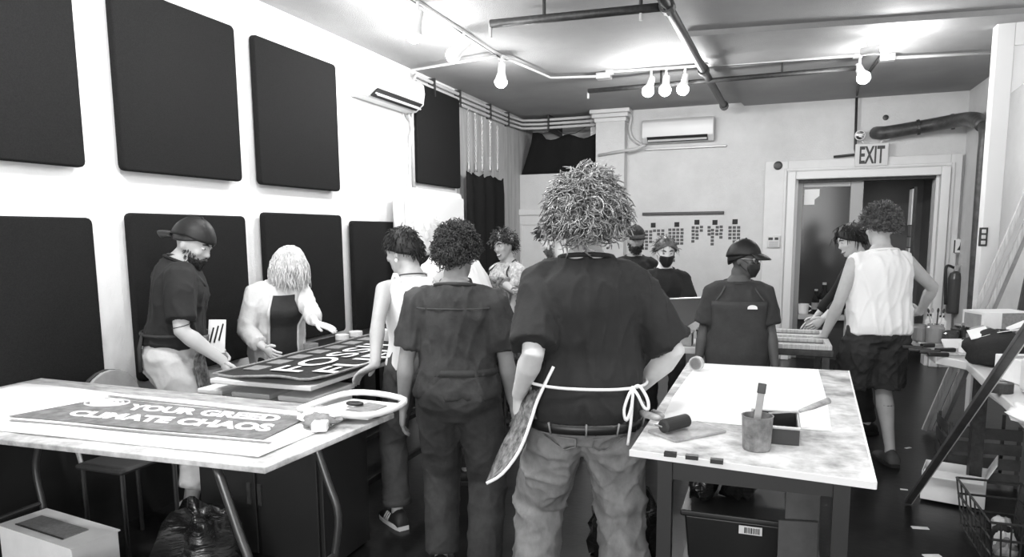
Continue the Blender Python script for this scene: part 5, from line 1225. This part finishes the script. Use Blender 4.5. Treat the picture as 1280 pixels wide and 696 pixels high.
for dx in(-.02,.015): f.part(MB().tube([k0,k0+Vector((dx,-.02,-.08)),k0+Vector((dx*1.5,-.02,-.2))],[.008,.010,.010],6,flat=.5),'apron_string',dark_fabric)
f.strap(dark_fabric,.40,30,.007); f.cap(hair_black,back=True,line=(.30,.30,-.10)); f.shell(hair_dark,line=(.6,.05,-.35),add=.006,nz=.002); f.beard(hair_dark); f.eyes(eye_d,eye_w)
sandal = mat('sandal_strap',.45,.5)
for sd in(1,-1):
    mb = MB(); f.foot(mb,sd,.0); o = f.part(mb,'foot',sk_mid); H_,K,an,fy = f.leg[sd]; R = Matrix.Rotation(math.radians(fy),3,'Z'); c = Vector((an.x,an.y,0))
    f.part(MB().loft([[c+R@Vector((x,y,z)) for y,x in((-.085,-.035),(-.085,.035),(.09,.053),(.16,.05),(.205,0),(.16,-.05),(.09,-.053))] for z in(.0,.020)]),'sandal_sole',shoe_black,False,parent=o)
    st = MB(); st.tube([c+R@Vector((.047,.10,.015)),c+R@Vector((.03,.085,.055)),c+R@Vector((0,.07,.075)),c+R@Vector((-.03,.085,.055)),c+R@Vector((-.047,.10,.015))],.009,6,flat=.4)
    st.tube([c+R@Vector((.052,.05+.018*math.cos(a),.035+.018*math.sin(a))) for a in [2*math.pi*k/12 for k in range(12)]],.004,5,close=True); st.tube([c+R@Vector((.045,-.06,.03)),c+R@Vector((.05,.03,.035))],.008,6,flat=.4); f.part(st,'sandal_strap',sandal,parent=o)
f.part(MB().tube([f.arm[1][0].lerp(f.arm[1][1],.9)+Vector((.044*math.cos(a),.044*math.sin(a),.01*math.sin(a))) for a in [2*math.pi*k/14 for k in range(14)]],.002,4,close=True),'tattoo_band',dark_fabric)
pbk = thing('note_board', 'small white lettered board held beside the capped man', 'board', tuple(atd(273,470,3.5)))
q = atd(271,420,3.60); Rb = Rz(15)@Rx(-12); MB().box(q,(.09,.008,.17),Rb).build('board', paper, pbk)
for k in range(3): MB().box(q+Rb@Vector((-.025+.025*k,-.006,.01*k)),(.008,.003,.09),Rb@Ry(12)).build('mark', black_plastic, pbk)
# 7 --- smiling woman
f = Fig('smiling woman in dark apron and patterned top at the back', (1.19,5.31), 152, 1.56, w=1.06, bust=.9, hipw=1.06, vox=.010, skin_m=sk_mid, head=(8,8,6),
  armR=dict(w=atd(648,372,5.25), pole=(.8,-.6,-.4), curl=35), armL=dict(l=(.22,.20,.88), curl=30))
f.body(); f.top(pattern_tee,'blouse',off=.018,sleeve=.55,flare=.03,wr=.008,seed=25); f.pants(charcoal,seed=26); f.shoes(shoe_black,rubber); f.apron(apron_splash,u0=.38,u1=-.06,drop=.3,a0=80,bib=48,off=.045); f.strap(dark_fabric,.38,42,.007,.04)
f.shell(hair_dark,line=(.55,.0,-.5),add=.024,nz=.014); f.strands(hair_dark,260,.06,.0035,line=(.5,.0,-.5),out=.5,grav=.2,wave=.008,seg=6,seed=24,thick=.02); f.eyes(eye_d,eye_w,lip,teeth=True)
# 8 --- bearded man in profile
f = Fig('dark haired bearded man in profile half hidden behind the curly hair', (1.93,4.72), 98, 1.66, lean=22, vox=.011, skin_m=sk_light, head=(8,26,0), armL=dict(l=(.22,.38,.98)), armR=dict(l=(.22,.36,.98)))
f.body(); f.top(tee_black2,'t_shirt',seed=28); f.pants(charcoal,seed=29); f.shoes(shoe_black,rubber); f.shell(hair_black,line=(.5,.08,-.35),add=.02,nz=.01); f.strands(hair_black,160,.05,.0035,line=(.5,.1,-.3),out=.5,grav=.2,seg=4,seed=27); f.beard(mat('stubble',.10,.8,var=.4,vscale=60)); f.eyes(eye_d,eye_w,lip)
# 9 --- man in cap at the back wall
f = Fig('bearded man in dark cap near the swatch charts on the back wall', (2.10,6.02), 196, 1.60, vox=.012, skin_m=sk_tan, head=(4,6,0))
f.body(); f.top(tee_black2,'t_shirt',seed=31); f.pants(charcoal,seed=32); f.shoes(shoe_black,rubber); f.cap(tee_black2,line=(.34,.25,.0)); f.beard(hair_dark); f.eyes(eye_d,brow=False)
# 10 --- masked woman
f = Fig('woman in black face mask and black t-shirt behind the slanted board', (2.44,5.42), 192, 1.51, bust=.5, w=.95, vox=.011, skin_m=sk_light, head=(6,14,0), armR=dict(l=(.18,.24,.94), pole=(.8,-.5,-.3), curl=35), armL=dict(l=(.16,.26,.95), pole=(.8,-.5,-.3), curl=35))
f.body(); f.top(tee_black2,'t_shirt',seed=34); f.pants(charcoal,seed=35); f.shoes(shoe_black,rubber); f.mask(black_plastic); f.eyes(eye_d,eye_w)
f.shell(hair_brown,line=(.62,.0,-.4),add=.016,nz=.005); f.strands(hair_brown,200,.07,.003,line=(.6,.0,-.4),out=.25,grav=.3,seg=5,seed=33,comb=(0,-.6,.1),thick=.016)
# 11 --- masked man in cap and apron
f = Fig('masked man in dark cap, glasses and apron behind the right table', (3.03,4.30), 188, 1.49, w=1.1, sh=1.04, vox=.009, skin_m=sk_dark, head=(62,6,0),
  armR=dict(l=(.275,.05,.80), curl=30), armL=dict(l=(.25,.10,.84), curl=35))
f.body(); f.top(charcoal,'t_shirt',off=.02,sleeve=.8,flare=.02,wr=.010,seed=37,minw=.165); f.pants(charcoal,seed=38); f.shoes(shoe_black,rubber); f.apron(mat('apron_grey',0.04,.85,bump=.25,bscale=14,var=.2,vscale=8),u0=.37,u1=-.06,drop=.32,a0=82,bib=55,off=.038); f.strap(denim_grey,.37,46,.006,.034)
p = f.rpt(.33,-20,.044); c_,R_ = f.F(.33); o_ = MB(); 
rows = [[p+R_@Vector((.032*math.cos(a)*k,.004,.020*math.sin(a)*k)) for a in [math.pi*j/10 for j in range(11)]]+[p+R_@Vector((-.032*k,.004,-.008)),p+R_@Vector((.032*k,.004,-.008))] for k in(.98,1.0)]
f.part(MB().loft([rows[1],[q_+R_@Vector((0,.004,0)) for q_ in rows[0]]]),'printed_logo',letter_white,False,label='small white cloud-like mark on the apron bib')
f.shell(hair_black,line=(.6,.0,-.45),add=.008,nz=.003); f.cap(hair_black,line=(.30,.20,-.02)); f.mask(black_plastic); f.glasses(steel); f.eyes(eye_d,eye_w)
# 12 --- person in black leaning at the back table
f = Fig('dark haired person in black leaning over the back worktable', (3.90,5.86), 104, 1.62, lean=24, vox=.011, skin_m=sk_light, head=(10,20,0), armL=dict(l=(.20,.42,.95), pole=(.6,-.6,-.3), curl=30), armR=dict(l=(.24,.36,.88), pole=(.6,-.6,-.3)))
f.body(); f.top(tee_black2,'sweater',sleeve=1.7,seed=40); f.pants(charcoal,seed=41); f.shoes(shoe_black,rubber); f.shell(hair_black,line=(.5,-.1,-.6),add=.024,nz=.006); f.strands(hair_black,180,.07,.0035,line=(.5,-.05,-.5),out=.3,grav=.5,seg=4,seed=39); f.eyes(eye_d,eye_w,lip)
# 13 --- man in white sleeveless shirt
f = Fig('man in white sleeveless shirt and dark shorts with his back turned at right', (3.86,5.02), 24, 1.68, lean=5, w=1.08, sh=1.16, d=1.05, vox=.008, skin_m=sk_mid, head=(-4,4,0),
  armL=dict(w=atd(1030,420,4.6), pole=(.5,-.8,-.5), hd=(-.8,.5,-.35), pn=(0,-.2,-1), curl=25), armR=dict(w=atd(1150,390,4.74), pole=(1,-.25,-.3), hd=(-.6,.8,0), curl=40), legL=(-.12,.05,.085), legR=(.12,-.04,.085))
f.body(); f.top(white_tee,'sleeveless_shirt',off=.026,hem=-.05,sleeve=.12,flare=.002,minw=.168,wr=.015,seed=43,wf=(8,8,2.2)); f.pants(charcoal,'shorts',waist=.0,off=.012,hem=.44,thigh=.118,cuff=.125,wr=.018,seed=44,wf=(9,9,5)); f.shoes(denim_grey,rubber)
f.string(dark_fabric,.497,.008,.003,0,360,0,0)
f.part(MB().bx(-.03,.03,-.03,-.03,0,0) if False else MB().tube([f.leg[1][1].lerp(f.leg[1][2],.22)+Vector((.05*math.cos(a),.055*math.sin(a),0)) for a in [2*math.pi*k/14 for k in range(14)]],.006,5,close=True),'leg_band',dark_fabric)
f.shell(hair_brown,line=(.55,.0,-.30),add=.018,nz=.012); f.strands(hair_brown,800,.050,.0024,line=(.5,.0,-.32),out=.9,grav=.05,wave=.007,freq=1.3,seg=6,seed=42,thick=.018)
# tidy helper properties
for o in list(bpy.data.objects):
    if '_b' in o: del o['_b']
